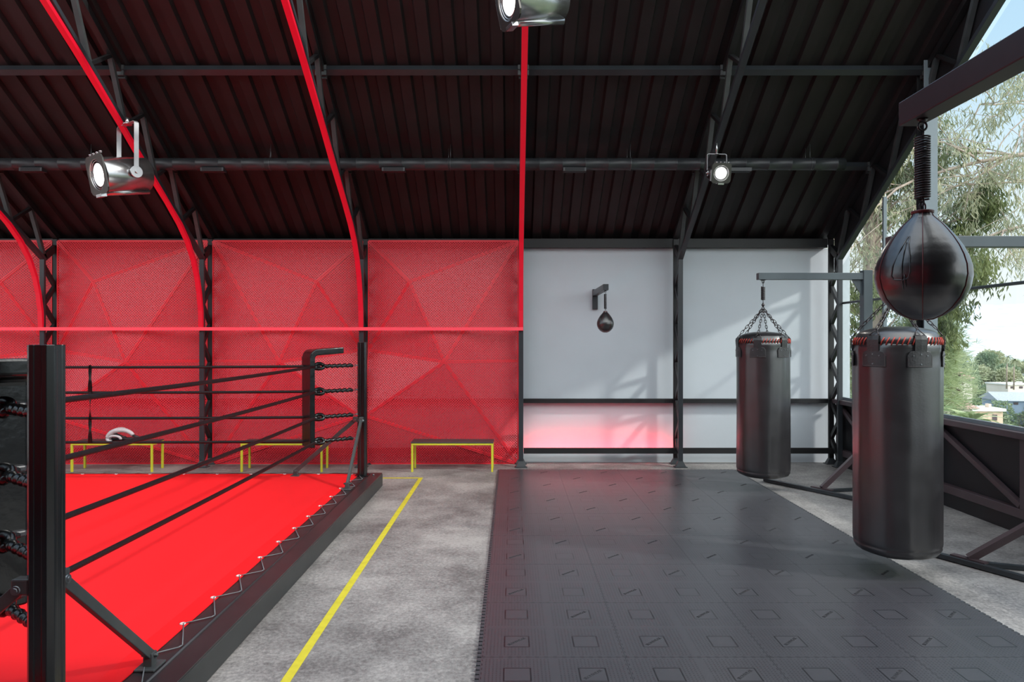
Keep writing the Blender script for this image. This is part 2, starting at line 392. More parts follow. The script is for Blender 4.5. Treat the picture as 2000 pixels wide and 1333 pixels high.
# ------------------------------------------------------------------ trusses
TLAB = {1: 'black roof truss whose red tube ends beside the near ring post', 2: 'black roof truss carrying the big stage light, second from left',
        3: 'black roof truss above the far ring post', 4: 'black roof truss in line with the end of the red wall',
        5: 'black roof truss with the small distant spotlight', 6: 'black gable truss along the glass wall',
        0: 'black roof truss second from the far end wall', -1: 'black roof truss at the far end wall'}
def make_truss(k):
    t = thing('roof_truss', TLAB[k], 'truss', (CX[k], 9.7, EYE + 1.17), 0, 'trusses under the roof deck')
    o = lambda y, z: (0, y - 9.7, z - EYE - 1.17)
    m = STEEL if k >= 4 else STEEL_D
    b = MB(); b.bar(o(9.74, chord(9.74) + .03), o(RIDGE, chord(RIDGE) + .03), .07, .05); b.build('bottom_chord', STEEL, t, .004)
    b = MB(); b.bar(o(10.02, deck(10.02) - .06), o(RIDGE, deck(RIDGE) - .06), .07, .07); b.build('top_chord', STEEL_D, t)
    top = [9.98 + .66 - .66 * i for i in range(1, 9)]; y = 9.47
    while y > 4.8:
        b = MB(); b.bar(o(y, deck(y) - .09), o(y + .29, chord(y + .29) + .05), .05, .045); b.build('web_bar', BRACEM if k > 0 else STEEL_D, t)
        b = MB(); b.bar(o(y, deck(y) - .09), o(y - .37, chord(y - .37) + .05), .05, .035); b.build('web_bar', STEEL_D, t)
        y -= .66
    return t
for k in range(-1, 7): make_truss(k)

# ------------------------------------------------------------------ faceted red panels
def make_panel(k, flip):
    """bay from column k to k+1"""
    lab = {0: 'perforated red facet panel partly hidden behind the near ring post', 1: 'perforated red facet panel behind the bench with the white headguard',
           2: 'perforated red facet panel behind the bench seen through the ring ropes', 3: 'perforated red facet panel behind the fully visible bench, next to the white wall',
           -1: 'perforated red facet panel furthest from the white wall'}[k]
    t = thing('perforated_wall_panel', lab, 'wall panel', (CX[k] + .045, 9.97, 0), 0, 'red panels along the back wall')
    Wd = 2.127; V = {'TL': (0, 0, 3.17), 'TR': (Wd, 0, 3.17), 'A': (.609, -.17, 2.58), 'B': (1.104, -.25, 1.459), 'L1': (0, 0, 1.619),
         'L2': (0, -.20, .705), 'R': (Wd, 0, 1.466), 'BR': (Wd, 0, .004), 'BL': (0, -.02, .004)}
    if flip: V = {n: (Wd - v[0], v[1], v[2]) for n, v in V.items()}
    T = [('TL','TR','A'),('TL','A','L1'),('A','L1','B'),('A','TR','B'),('TR','R','B'),('L1','L2','B'),('B','R','BR'),('L2','B','BR'),('L2','BR','BL')]
    b = MB()
    for f in T: b.add([V[n] for n in f], [(0, 1, 2)])
    b.build('perforated_sheet', PERF, t)
    E = [('TL','A'),('A','TR'),('A','L1'),('A','B'),('TR','B'),('L1','B'),('B','R'),('B','L2'),('B','BR'),('L2','BR')]
    for p, q in E:
        P, Q = Vector(V[p]), Vector(V[q]); P.y -= .004; Q.y -= .004; d = (Q - P).normalized()
        n = d.cross(Vector((0, 1, 0))).normalized()
        b = MB()
        for sgn in (-1, 1): b.bar(P + n * (.011 * sgn), Q + n * (.011 * sgn), .015, .006, tuple(n))
        b.build('fold_rib', PERFRIB, t)
    loop = ['TL', 'TR', 'R', 'BR', 'BL', 'L2', 'L1', 'TL']
    b = MB()
    for p, q in zip(loop, loop[1:]):
        P, Q = Vector(V[p]), Vector(V[q]); P.y += .004; Q.y += .004
        b.bar(P, Q, .03, .012, (0, 1, 0)) if abs(P.x - Q.x) < .01 else b.bar(P, Q, .012, .03, (0, 1, 0))
    b.build('border_frame', PERFRIB, t)
for k in range(-1, 4): make_panel(k, k % 2 == 0)

# ------------------------------------------------------------------ red glowing tubes along the trusses
CURVE = [(4.7, 4.2), (6.43, 3.14), (6.92, 2.86), (7.74, 2.36), (8.16, 2.08), (8.73, 1.74), (9.05, 1.52), (9.28, 1.32), (9.45, 1.10), (9.56, .88), (9.63, .66), (9.675, .42), (9.69, .17)]
def make_arch(k):
    lab = {0: 'curved glowing red tube farthest from the white wall', 1: 'curved glowing red tube ending beside the near ring post', 2: 'curved glowing red tube passing behind the big stage light',
           3: 'curved glowing red tube above the far ring post', 4: 'straight looking glowing red tube under the top stage light'}[k]
    t = thing('red_light_tube', lab, 'light tube', (CX[k], 9.69, EYE + .17), 0, 'red tubes following the trusses')
    b = MB(); pts = [Vector((0, y - 9.69, z - .17)) for y, z in CURVE]; vs = []
    N = len(pts)
    for i, p in enumerate(pts):
        d = (pts[min(i+1, N-1)] - pts[max(i-1, 0)]).normalized(); c = Vector((0, -d.z, d.y)).normalized()
        for sx, sc_ in ((-1,-1),(1,-1),(1,1),(-1,1)): vs.append(p + Vector((sx * .03, 0, 0)) + c * (sc_ * .022))
    fs = [(i*4+j, i*4+(j+1)%4, i*4+4+(j+1)%4, i*4+4+j) for i in range(N-1) for j in range(4)] + [(3,2,1,0), tuple(range(4*N-4, 4*N))]
    b.add(vs, fs); b.build('curved_tube', REDTUBE, t)
    for y in (9.0, 8.0, 7.0, 6.0):      # small clamps to the chord
        i = next(j for j in range(N) if CURVE[j][0] >= y - 1e-6); y1, z1 = CURVE[i]; y0, z0 = CURVE[i-1]
        z = z0 + (z1 - z0) * (y - y0) / (y1 - y0) + EYE
        c = MB(); c.box(-.012, .012, y - 9.69 - .02, y - 9.69 + .02, z - EYE - .17, chord(y) + .02 - EYE - .17); c.build('clamp', STEEL_D, t)
for k in range(0, 5): make_arch(k)
b = MB(); b.box(XL, CX[4] + .03, 9.655, 9.695, EYE + .145, EYE + .19)
tag(b.build('red_light_bar', mat('red_glow_bar', (.78, .05, .08), .4, emit=(1.0, .08, .12), es=.30)), 'long horizontal pinkish red bar crossing in front of the red panels', 'light bar')

# red strip behind the lower rail of the first white bay
b = MB(); b.box(CX[4] + .08, CX[5] - .06, 9.940, 9.958, .175, .205)
tag(b.build('red_light_strip', REDSTRIP), 'thin glowing red strip hidden behind the low rail of the white bay', 'light strip')

# ------------------------------------------------------------------ air duct
DY, DZ = 8.62, EYE + 2.175
t = thing('air_duct', 'long round black ventilation duct running under the roof', 'duct', (0, DY, DZ))
b = MB(); xs = []; x = XL + .05
pts = []; rs = []
while x < 4.08:
    pts += [(x, 0, 0), (x + .004, 0, 0), (x + .012, 0, 0), (x + .016, 0, 0)]; rs += [.073, .077, .077, .073]; x += .28
pts.append((4.08, 0, 0)); rs.append(.073)
b.tube(pts, .073, 20, rs=rs); b.build('pipe', DUCTM, t)
for k in range(-1, 6):
    x = CX[k] + 1.33
    if x > 3.9: x = 3.62
    b = MB(); b.cyl((x, 0, -.0), (x, .0, deck(DY) - DZ), .0028, 6); b.cyl((x - .03, .06, -.0), (x - .03, .06, deck(DY + .06) - DZ), .002, 6)
    for q in (0,): b.torus((x, 0, 0), .079, .004, 'x', 20, 5)
    b.build('hanger_rod', BOLTM, t)
    if k < 5:
        x = CX[k] + .64
        b = MB(); b.box(x - .14, x + .14, -.085, .02, -.105, -.06)
        for j in range(6): b.box(x - .12, x + .12, -.089, -.085, -.100 + j * .0065, -.097 + j * .0065)
        b.build('air_vent', DUCTM, t, .003)
b = MB(); b.box(2.62, 2.92, -.085, .02, -.105, -.06); b.build('air_vent', DUCTM, t, .003)

# ------------------------------------------------------------------ stage lights
def make_light(label, cx_, cy_, cz_, r, Lb, dirv, hook, es):
    t = thing('stage_light', label, 'spotlight', (hook[0], hook[1], hook[2]), 0, 'stage lights hung from the trusses')
    d = Vector(dirv).normalized(); up = Vector((0, 0, 1)); sx = d.cross(up).normalized(); uz = sx.cross(d)
    C = Vector((cx_, cy_, cz_)) - Vector(hook)
    M = Matrix((( d.x, sx.x, uz.x, C.x), (d.y, sx.y, uz.y, C.y), (d.z, sx.z, uz.z, C.z), (0, 0, 0, 1)))   # local x forward, y side, z up
    h = Lb / 2; q = r
    b = MB(); prof = [(-h, q * .80), (-h + .06 * q, q * .96), (-h * .2, q * .98), (-h * .2 + .03 * q, q), (h * .96, q), (h, q * .98)]
    b.tube([(x, 0, 0) for x, _ in prof], q, 40, rs=[v for _, v in prof]); b.xf(M); b.build('body', CHROME, t)
    b = MB(); b.cyl((-h + .1 * q, 0, -q * 1.02), (h, 0, -q * 1.02), q * .17, 14); b.xf(M); b.build('slide_rail', CHROME, t)
    # square front with round opening
    b = MB(); n = 40; vs = []
    S = q * 1.10; inner = q * .88
    def sq(a):
        c, s_ = math.cos(a), math.sin(a); f = min(S / max(abs(c), 1e-6), S / max(abs(s_), 1e-6), S * 1.28); return (c * f, s_ * f)
    for xx in (h + .10 * q, h + .18 * q):
        for k in range(n):
            a = 2 * math.pi * k / n; p = sq(a); vs.append((xx, p[0], p[1])); vs.append((xx, inner * math.cos(a), inner * math.sin(a)))
    fs = []
    for k in range(n):
        k2 = (k + 1) % n; o = 2 * n
        fs += [(2*k, 2*k+1, 2*k2+1, 2*k2), (o+2*k, o+2*k2, o+2*k2+1, o+2*k+1), (2*k, 2*k2, o+2*k2, o+2*k), (2*k+1, o+2*k+1, o+2*k2+1, 2*k2+1)]
    b.add(vs, fs); b.xf(M); b.build('front_plate', CHROME_D, t)
    b = MB()
    for rr, xx in ((.87, .12), (.78, .07), (.66, .04)): b.torus((h + xx * q, 0, 0), q * rr, q * .03, 'x', 36, 6)
    b.xf(M); b.build('lens_ring', CHROME, t)
    b = MB(); vs = []; n = 32; rings = 5
    for i in range(rings + 1):
        for k in range(n):
            a = 2 * math.pi * k / n; rr = q * .84 * i / rings; vs.append((h - .05 * q + .12 * q * (1 - (i / rings) ** 2), rr * math.cos(a), rr * math.sin(a)))
    b.add(vs, [(i*n+k, i*n+(k+1)%n, (i+1)*n+(k+1)%n, (i+1)*n+k) for i in range(rings) for k in range(n)], True)
    b.xf(M); b.build('lens', LENSM, t)
    for yy in (-.75, -.3, .15, .6):
        b = MB(); b.cyl((h + .02 * q, yy * q, S), (h + .02 * q, yy * q, S + .10 * q), .07 * q, 10); b.cyl((h + .02*q, yy * q, S + .08 * q), (h + .02*q, yy * q, S + .13 * q), .10 * q, 10)
        b.xf(M); b.build('frame_clip', CHROME, t)
    b = MB(); b.box(h - .02 * q, h + .30 * q, -.34 * q, .34 * q, -S - .16 * q, -S + .02 * q); b.xf(M); b.build('lower_latch', CHROME, t, .01 * q)
    b = MB(); b.bar((h + .02 * q, S * 1.02, .35 * q), (h + .02 * q, S * 1.02, -.85 * q), .10 * q, .26 * q, (0, 1, 0)); b.xf(M); b.build('side_latch', ALU, t)
    # yoke in world upright plane
    piv = M @ Vector((-h * .15, 0, 0)); top = Vector((0, 0, -.02)); sxy = Vector((sx.x, sx.y, 0)).normalized()
    hw = q * 1.12; b = MB(); zt = -.06 if q > .15 else -.135
    up_ = Vector((0, 0, 1)); side = Vector((d.x, d.y, 0)).normalized()
    A = [piv - sxy * hw, Vector((piv.x, piv.y, 0)) * 1 - sxy * hw + up_ * (zt - .10 * q), Vector((piv.x, piv.y, 0)) - sxy * (hw - .15 * q) + up_ * zt,
         Vector((piv.x, piv.y, 0)) + sxy * (hw - .15 * q) + up_ * zt, Vector((piv.x, piv.y, 0)) + sxy * hw + up_ * (zt - .10 * q), piv + sxy * hw]
    for p0, p1 in zip(A, A[1:]): b.bar(p0, p1, .26 * q, .03 * q, tuple(side))
    b.build('yoke', ALU, t)
    for sg in (-1, 1):
        b = MB(); c = piv + sxy * (hw * sg); b.cyl(c - sxy * sg * .10 * q, c + sxy * sg * .05 * q, .34 * q, 20); b.cyl(c, c + sxy * sg * .14 * q, .10 * q, 10); b.build('pivot_knob', CHROME, t)
    b = MB(); tp = Vector((piv.x, piv.y, zt)); b.cyl(tp - up_ * .03 * q, tp + up_ * .06 * q, .26 * q, 20); b.cyl(tp, tp + up_ * (-zt + .01), .12 * q, 14); b.build('hanging_bolt', CHROME, t)
    # the lamp's own light
    ld = bpy.data.lights.new('lamp_beam', 'SPOT'); lo = bpy.data.objects.new('lamp_beam', ld); col.objects.link(lo); lo.parent = t
    ld.energy = es; ld.spot_size = R(85); ld.spot_blend = .7; ld.shadow_soft_size = .08; ld.color = (1, .93, .84)
    lo.location = C + d * (h + .35 * q); lo.rotation_euler = d.to_track_quat('-Z', 'Y').to_euler()
    return t
make_light('large chrome stage light hanging in front of the long curved red tube', -4.215, 7.62, EYE + 1.81, .185, .50, (-.60, -.78, -.20), (-4.235, 7.66, chord(7.66)), 60)
make_light('large chrome stage light cut off by the top picture edge', .205, 6.05, EYE + 2.945, .185, .50, (-.90, -.40, -.22), (.16, 6.05, chord(6.05)), 60)
make_light('small distant stage light shining toward the viewer above the white wall', 2.32, 7.93, EYE + 1.90, .100, .24, (.06, -.95, -.24), (2.333, 7.93, chord(7.93)), 25)

# ------------------------------------------------------------------ boxing ring
PX, PZ = -1.56, .155
RL, RN, RF = -7.55, 1.9, 8.47
t = thing('ring_platform', 'low boxing ring platform with red canvas and black apron', 'boxing ring', (PX, RF, 0))
def L_(b): return b.xf(Matrix.Translation((-PX, -RF, 0)))
b = MB(); b.box(RL, PX, RN, RF, 0, PZ - .004); L_(b).build('skirt', APRONS, t, .012)
b = MB(); b.box(-1.825, PX - .004, RN, RF - .004, PZ - .004, PZ + .003); b.box(RL, -1.825, 8.34, RF - .004, PZ - .004, PZ + .003)
b.tube([(-1.70, RN + .01, PZ + .003), (-1.70, 8.42, PZ + .003)], .009, 8)
L_(b).build('apron', APRON, t)
b = MB(); b.box(RL, -1.82, RN, 8.345, PZ - .002, PZ + .010); L_(b).build('canvas', CANVAS, t)
b = MB(); b.box(-1.93, -1.815, RN, 8.35, PZ + .008, PZ + .0125); b.box(RL, -1.93, 8.24, 8.35, PZ + .008, PZ + .0125); L_(b).build('canvas_hem', CANVAS2, t)
b = MB(); y = 3.12 - .8; i = 0; pts = []
while y < 8.2:
    pts += [(-1.835, y, PZ + .016), (-1.72, y + .10, PZ + .014), (-1.715, y + .13, PZ + .012), (-1.835, y + .4, PZ + .016)]; y += .4
for p, q in zip(pts, pts[1:]): b.tube([p, q], .0035, 5)
x = -1.9; pts = []
while x > RL: pts += [(x, 8.335, PZ + .016), (x - .2, 8.42, PZ + .010)]; x -= .4
for p, q in zip(pts, pts[1:]): b.tube([p, q], .0035, 5)
L_(b).build('lacing_cord', CORDM, t)
y = 2.32
while y < 8.2:
    b = MB(); b.torus((-1.84, y, PZ + .0145), .013, .0045, 'z', 12, 5); L_(b).build('eyelet', EYELET, t); y += .4
x = -1.9
while x > -6.4:
    b = MB(); b.torus((x, 8.33, PZ + .0145), .013, .0045, 'z', 12, 5); L_(b).build('eyelet', EYELET, t); x -= .4
for dx, dy in ((-1.70, 8.36), (-1.64, 8.30), (-1.82, 8.40), (-1.86, 8.34)):
    b = MB(); b.cyl((dx, dy, PZ), (dx, dy, PZ + .02), .012, 10); L_(b).build('corner_bolt', BOLTM, t)

def make_post(label, px, py, sy):
    """sy=+1: brace runs to greater y"""
    t = thing('ring_post', label, 'ring post', (px, py, PZ + .004), 0, 'black ring posts')
    H = EYE - .018 - PZ; a = .052
    # fluted square tube
    sec = [(-a, -a*.62), (-a*.62, -a), (-a*.30, -a), (-a*.25, -a*.93), (a*.25, -a*.93), (a*.30, -a), (a*.62, -a), (a, -a*.62), (a, -a*.3), (a*.93, -a*.25), (a*.93, a*.25), (a, a*.3),
           (a, a*.62), (a*.62, a), (a*.3, a), (a*.25, a*.93), (-a*.25, a*.93), (-a*.3, a), (-a*.62, a), (-a, a*.62), (-a, a*.3), (-a*.93, a*.25), (-a*.93, -a*.25), (-a, -a*.3)]
    b = MB(); b.prism(sec, 'z', .014, H); b.build('tube', POSTM, t, .003)
    b = MB(); b.box(-.075, .075, -.075, .075, .0, .014); b.build('base_plate', POSTM, t)
    z0 = EYE - .935 - PZ
    for ax, L in ((Vector((0, sy, 0)), .76), (Vector((-1, 0, 0)), .78)):
        st = ax * .085 + Vector((0, 0, z0)); en = ax * L + Vector((0, 0, .06)); sd_ = Vector((0, 0, 1)).cross(ax)
        off = Vector((.0, 0, 0)) if abs(ax.y) else Vector((0, -.02, 0))
        b = MB(); b.bar(st + off, en + off, .028, .045, tuple(sd_)); br = b.build('brace', BRACEM, t, .003)
        b = MB(); b.bar(ax * .04 + Vector((0, 0, z0 + .01)) + off, ax * .105 + Vector((0, 0, z0 + .01)) + off, .05, .06, tuple(sd_)); b.build('brace_lug', BRACEM, t, .006)
        b = MB(); c = st + off; b.cyl(c - sd_ * .036, c + sd_ * .036, .011, 6); b.cyl(c - sd_ * .031, c + sd_ * .031, .017, 16); b.build('pivot_bolt', BOLTM, t)
        b = MB(); c = en + off; b.box(c.x - .05, c.x + .05, c.y - .06, c.y + .06, 0, .012)
        b.bar(Vector((c.x, c.y, .0)), Vector((c.x, c.y, .075)), .045, .05, tuple(sd_)); b.cyl(c - sd_ * .04, c + sd_ * .04, .010, 8); b.build('brace_foot', BRACEM, t, .004)
    for zz in (-.286, -.572, -.86, -1.133):
        b = MB(); z = EYE + zz - PZ; c = Vector((-.042, -.042 * sy * -1, z)); b.torus((-.058, .05 * sy, z), .014, .005, 'z', 12, 5); b.build('eye_bolt', BOLTM, t)
    return t
make_post('near glossy black ring post filling the left foreground', -1.765, 2.66, 1)
make_post('distant black ring post at the far corner of the ring', -1.765, 8.28, -1)

ZR = [EYE - .286, EYE - .572, EYE - .862, EYE - 1.135]
HT = ['top', 'second highest', 'third highest', 'lowest']
FC, NC = (-2.20, 7.93), (-2.20, 3.03)             # where the ropes turn at the far and the near corner
def rope_mesh(p, q, sag=.012):
    p, q = Vector(p), Vector(q); pts = []; n = 60
    for i in range(n + 1):
        f = i / n; v = p.lerp(q, f); v.z -= sag * 4 * f * (1 - f); pts.append(v)
    return pts
for i, z in enumerate(ZR):
    b = MB(); b.tube(rope_mesh((FC[0] + .03, FC[1], z), (-7.1, FC[1], z)), .0155, 10)
    tag(b.build('ring_rope', ROPEM), '%s black ring rope running level across the far side' % HT[i], 'rope', 'ring ropes')
    b = MB(); b.tube(rope_mesh((NC[0], NC[1] - .02, z), (FC[0], FC[1] - .03, z)), .016, 10)
    tag(b.build('ring_rope', ROPEM), '%s black ring rope slanting along the side beside the grey floor' % HT[i], 'rope', 'ring ropes')
# near side ropes (leave the near corner to the left, out of view)
for i, z in enumerate(ZR):
    b = MB(); b.tube(rope_mesh((NC[0] - .03, NC[1], z), (-7.1, NC[1], z)), .0155, 10)
    tag(b.build('ring_rope', ROPEM), '%s black ring rope starting behind the near post toward the left' % HT[i], 'rope', 'ring ropes')

def make_turnbuckle(label, cx_, cy_, px, py, z):
    """padded cover from the rope corner to the post"""
    t = thing('turnbuckle_cover', label, 'turnbuckle cover', (cx_, cy_, z), 0, 'turnbuckle covers at the ring corners')
    D = Vector((px - cx_, py - cy_, 0)); L = D.length; d = D.normalized()
    pts = []; rs = []; n = 34
    for i in range(n + 1):
        f = i / n; wob = .0025 * math.sin(i * 2.1) + .002 * math.sin(i * 5.3)
        s_ = .07 + (L - .075 - .07) * f
        pts.append(d * s_ + Vector((0, 0, .004 * math.sin(i * 1.1)))); rs.append(.021 + wob if 0 < i < n else .014)
    b = MB(); b.tube(pts, .02, 14, rs=rs); b.build('sleeve', PADM, t)
    b = MB(); c = d * .015; n = 28; ring = []
    side = Vector((-d.y, d.x, 0))
    for k in range(n):
        a = 2 * math.pi * k / n; ring.append(c + d * (math.cos(a) * .060) + Vector((0, 0, 1)) * (math.sin(a) * .030) + side * (.012 * math.sin(2 * a)))
    b.tube(ring, .016, 10, closed=True, rs=[.016 + .005 * abs(math.cos(math.pi * k / n)) for k in range(n)]); b.build('rope_loop', PADM, t)
    b = MB()
    for k in range(5):
        q = d * (L - .085 + k * .020); b.torus(q, .011, .003, 'z' if k % 2 else 'y', 10, 5)
    b.build('chain', BOLTM, t)
for i, z in enumerate(ZR):
    make_turnbuckle('%s turnbuckle cover at the far ring corner' % HT[i], FC[0], FC[1], -1.80, 8.24, z)
    make_turnbuckle('%s turnbuckle cover behind the near post' % HT[i], NC[0], NC[1], -1.80, 2.72, z)

def make_pad(label, cx_, cy_, px, py):
    """L shaped corner pad: vertical board facing the ring, short arm above the top turnbuckle"""
    t = thing('corner_pad', label, 'corner pad', (cx_, cy_, EYE - 1.19), 0, 'ring corner pads')
    D = Vector((px - cx_, py - cy_, 0)).normalized(); S = Vector((-D.y, D.x, 0)); w = .125; b = MB()
    H = 1.10; arm = .34; th = .06; prof = []    # (along D, z) outline of the L with a rounded outer corner
    out = [(-th, 0), (-th, H - .10)]
    for k in range(7): a = math.pi - k * math.pi / 12; out.append((-th + .10 + .10 * math.cos(a), H - .10 + .10 * math.sin(a)))
    out += [(arm, H + .02), (arm, H - .05), (.06, H - .07)]
    for k in range(1, 5): a = math.pi / 2 + k * math.pi / 8; out.append((.04 + .04 * math.cos(a) - .0, H - .11 + .04 * math.sin(a)))
    out += [(0, .0)]
    n = len(out); vs = []
    for sg in (-1, 1):
        for u, z in out: vs.append(D * u + S * (w * sg) + Vector((0, 0, z)))
    b.add(vs, [tuple(range(n)), tuple(range(n, 2*n))[::-1]] + [(i, n+i, n+(i+1) % n, (i+1) % n) for i in range(n)])
    b.build('pad', PADM, t, .012)
    for z in (.06, .33, .62, .90):
        b = MB(); b.bar(D * .012 - S * .11 + Vector((0, 0, z)), D * .012 + S * .11 + Vector((0, 0, z)), .03, .035, (0, 0, 1)); b.build('tie_strap', GLOVEB, t, .008)
make_pad('black padded L-shaped corner pad at the far ring corner', FC[0] - .06, FC[1] - .04, -1.80, 8.24)
make_pad('black padded corner pad half hidden by the near ring post', NC[0] - .06, NC[1] + .04, -1.80, 2.72)
# twisted spacer on the far ropes
b = MB(); x = -4.76; n = 60; vs = []; z0, z1 = ZR[3] - .015, ZR[0] + .015
for i in range(n + 1):
    f = i / n; z = z0 + (z1 - z0) * f; seg = f * 3; wdt = .022 * (.45 + .55 * abs(math.cos(math.pi * seg))) ; a = math.pi * seg * .5
    c, s_ = math.cos(a) * wdt, math.sin(a) * wdt
    vs += [(x - c, FC[1] - .020 - s_, z), (x + c, FC[1] - .020 + s_, z), (x + c, FC[1] - .014 + s_, z), (x - c, FC[1] - .014 - s_, z)]
b.add(vs, [(i*4+j, i*4+(j+1) % 4, i*4+4+(j+1) % 4, i*4+4+j) for i in range(n) for j in range(4)] + [(3,2,1,0), tuple(range(4*n, 4*n+4))])
tag(b.build('rope_spacer', PADM), 'thin twisted black strap tying the far ropes together', 'rope spacer')

# ------------------------------------------------------------------ yellow floor line
b = MB(); w = .025; xl = -1.162
b.prism([(xl - w, -1.3), (xl + w, -1.3), (xl + w, 8.97), (-7.95, 8.97), (-7.95, 8.92), (xl - w, 8.92)], 'z', .0008, .003)
tag(b.build('yellow_floor_line', YELLOWT), 'yellow line painted on the concrete around the boxing ring', 'floor line')

# ------------------------------------------------------------------ benches
def make_bench(label):
    t = thing('bench', label, 'bench', (0, 0, 0), 0, 'yellow framed benches against the red panels')
    Lw, D, H = 1.094, .31, .383; s = .026
    b = MB(); b.box(-.004, Lw + .004, -.004, D + .004, H, H + .016); b.build('seat', SEATM, t, .003)
    b = MB()
    b.box(0, Lw, 0, s, H - s, H); b.box(0, Lw, D - s, D, H - s, H); b.box(0, s, s, D - s, H - s, H); b.box(Lw - s, Lw, s, D - s, H - s, H)
    b.build('frame', YELLOW, t, .002)
    for x in (0, Lw - s):
        for y in (0, D - s):
            b = MB(); b.box(x, x + s, y, y + s, 0, H - s); b.build('leg', YELLOW, t, .002)
    return t
b0 = make_bench('yellow bench in front of the last red panel, fully in view'); b0.location = (-1.346, 9.36, 0)
b1 = copy_tree(b0); b1.location = (-3.625, 9.36, 0); b1['label'] = 'yellow bench partly hidden behind the far corner pad'
b2 = copy_tree(b0); b2.location = (-5.893, 9.36, 0); b2['label'] = 'yellow bench that carries the white headguard'
b3 = copy_tree(b0); b3.location = (-8.15, 9.36, 0); b3['label'] = 'yellow bench farthest from the white wall'

# headguard lying on its side on the bench
hx, hy, hz = -5.28, 9.50, .401
t = thing('headguard', 'white and black boxing headguard lying on the left bench', 'headguard', (hx, hy, hz)); t.scale = (1.25, 1, 1.0)
b = MB()
def arc(c, rx, rz, a0, a1, y0, y1, n=18): return [(c[0] + rx * math.cos(a0 + (a1 - a0) * i / n), y0 + (y1 - y0) * i / n, c[1] + rz * math.sin(a0 + (a1 - a0) * i / n)) for i in range(n + 1)]
b.tube(arc((.03, .03), .15, .125, R(172), R(28), -.09, -.10), .028, 12, rs=[.020 + .012 * math.sin(math.pi * i / 18) for i in range(19)]); b.build('brow_pad', GLOVEW, t)
b = MB(); b.tube(arc((-.03, .05), .105, .10, R(215), R(70), -.03, .05), .026, 12); b.tube(arc((-.05, .035), .07, .04, R(250), R(-10), -.10, -.08), .016, 10); b.build('side_shell', GLOVEW, t)
b = MB(); b.tube([(-.12, .0, .022), (-.02, -.02, .026), (.08, .0, .024), (.14, .03, .022)], .022, 12); b.tube([(-.09, -.02, .11), (-.02, .0, .06), (.04, .02, .03)], .018, 10); b.tube([(.15, -.09, .085), (.20, -.07, .055), (.23, -.04, .022)], .017, 10); b.build('inner_padding', GLOVEB, t)

# ------------------------------------------------------------------ rubber mat of interlocking tiles
MX, MY, TS = -.17, 9.44, .7925
txt = bpy.data.curves.new('lettering', 'FONT'); txt.body = 'IRONWEAR'; txt.size = .036; txt.align_x = 'CENTER'; txt.align_y = 'CENTER'; txt.extrude = .0006
txo = bpy.data.objects.new('lettering_source', txt); col.objects.link(txo)
bpy.context.view_layer.update()
tme = bpy.data.meshes.new_from_object(txo.evaluated_get(bpy.context.evaluated_depsgraph_get())); tme.name = 'lettering'
bpy.data.objects.remove(txo); tme.materials.clear(); tme.materials.append(TEXTM)
base = MB(); base.box(.0008, .7992, .0008, .7992, 0, .018)
bme = base.build('floor_mat_tile', RUBBER); tile_mesh = bme.data; bpy.data.objects.remove(bme)
def teeth(side):
    b = MB(); n = 16; p = .8 / n
    for i in range(n):
        a = i * p + .010; c = a + p * .62
        if side == 'l': b.prism([(.0, a - .004), (.0, c + .004), (-.022, c), (-.022, a)], 'z', .001, .0175)
        if side == 'r': b.prism([(.8, a - .004), (.8, c + .004), (.822, c), (.822, a)], 'z', .001, .0175)
        if side == 'f': b.prism([(a - .004, .8), (c + .004, .8), (c, .822), (a, .822)], 'z', .001, .0175)
    o = b.build('edge_tooth', RUBBERP); m = o.data; bpy.data.objects.remove(o); return m
TM = {s: teeth(s) for s in 'lrf'}
SX = (2.985 - MX) / 3.2
rowname = ['first', 'second', 'third', 'fourth', 'fifth', 'sixth', 'seventh', 'eighth', 'ninth']
colname = ['beside the bare floor strip', 'just left of the middle seam pair', 'in the middle columns', 'along the punching bag side']
for i in range(4):
    for j in range(9):
        lab = 'dark grey rubber mat tile, %s row from the back wall, column %s' % (rowname[j], ['next to the yellow line side', 'second from the yellow line side', 'second from the heavy bags', 'nearest the heavy bags'][i])
        t = thing('floor_mat_tile', lab, 'mat tile', (MX + i * .8 * SX, MY - (j + 1) * .8, .0), 0, 'interlocking rubber mat tiles')
        t.scale = (SX, 1, 1)
        o = bpy.data.objects.new('tile_slab', tile_mesh); col.objects.link(o); o.parent = t
        for cell, (lx, ly) in enumerate(((.2, .2), (.6, .6))):
            q = bpy.data.objects.new('lettering', tme); col.objects.link(q); q.parent = t; q.location = (lx, ly, .0186); q.rotation_euler = (0, 0, R(44)); q.scale = (.72, .8, 1)
        for s, c in (('l', i == 0), ('r', i == 3), ('f', j == 0)):
            if c:
                q = bpy.data.objects.new('edge_teeth', TM[s]); col.objects.link(q); q.parent = t

# ------------------------------------------------------------------ heavy bags on stands
def link_chain(b, p, q, n, w, r):
    p, q = Vector(p), Vector(q); d = (q - p).normalized(); L = (q - p).length / n
    u = d.orthogonal().normalized(); v = d.cross(u)
    for i in range(n):
        c = p + d * (L * (i + .5)); s = u if i % 2 else v; hl = L * .68; ring = []
        for k in range(14):
            a = 2 * math.pi * k / 14; cc, ss = math.cos(a), math.sin(a)
            ex = (abs(cc) ** .7) * (1 if cc > 0 else -1)
            ring.append(c + d * (ex * hl) + s * (ss * w))
        b.tube(ring, r, 5, closed=True)
def spring(b, c, z0, z1, r, turns, wr):
    n = turns * 14; b.tube([(c[0] + r * math.cos(2*math.pi*i/14), c[1] + r * math.sin(2*math.pi*i/14), z0 + (z1 - z0) * i / n) for i in range(n + 1)], wr, 5)
ARMZ = {0: (EYE + .715, EYE + .795), 1: (EYE + .700, EYE + .782)}
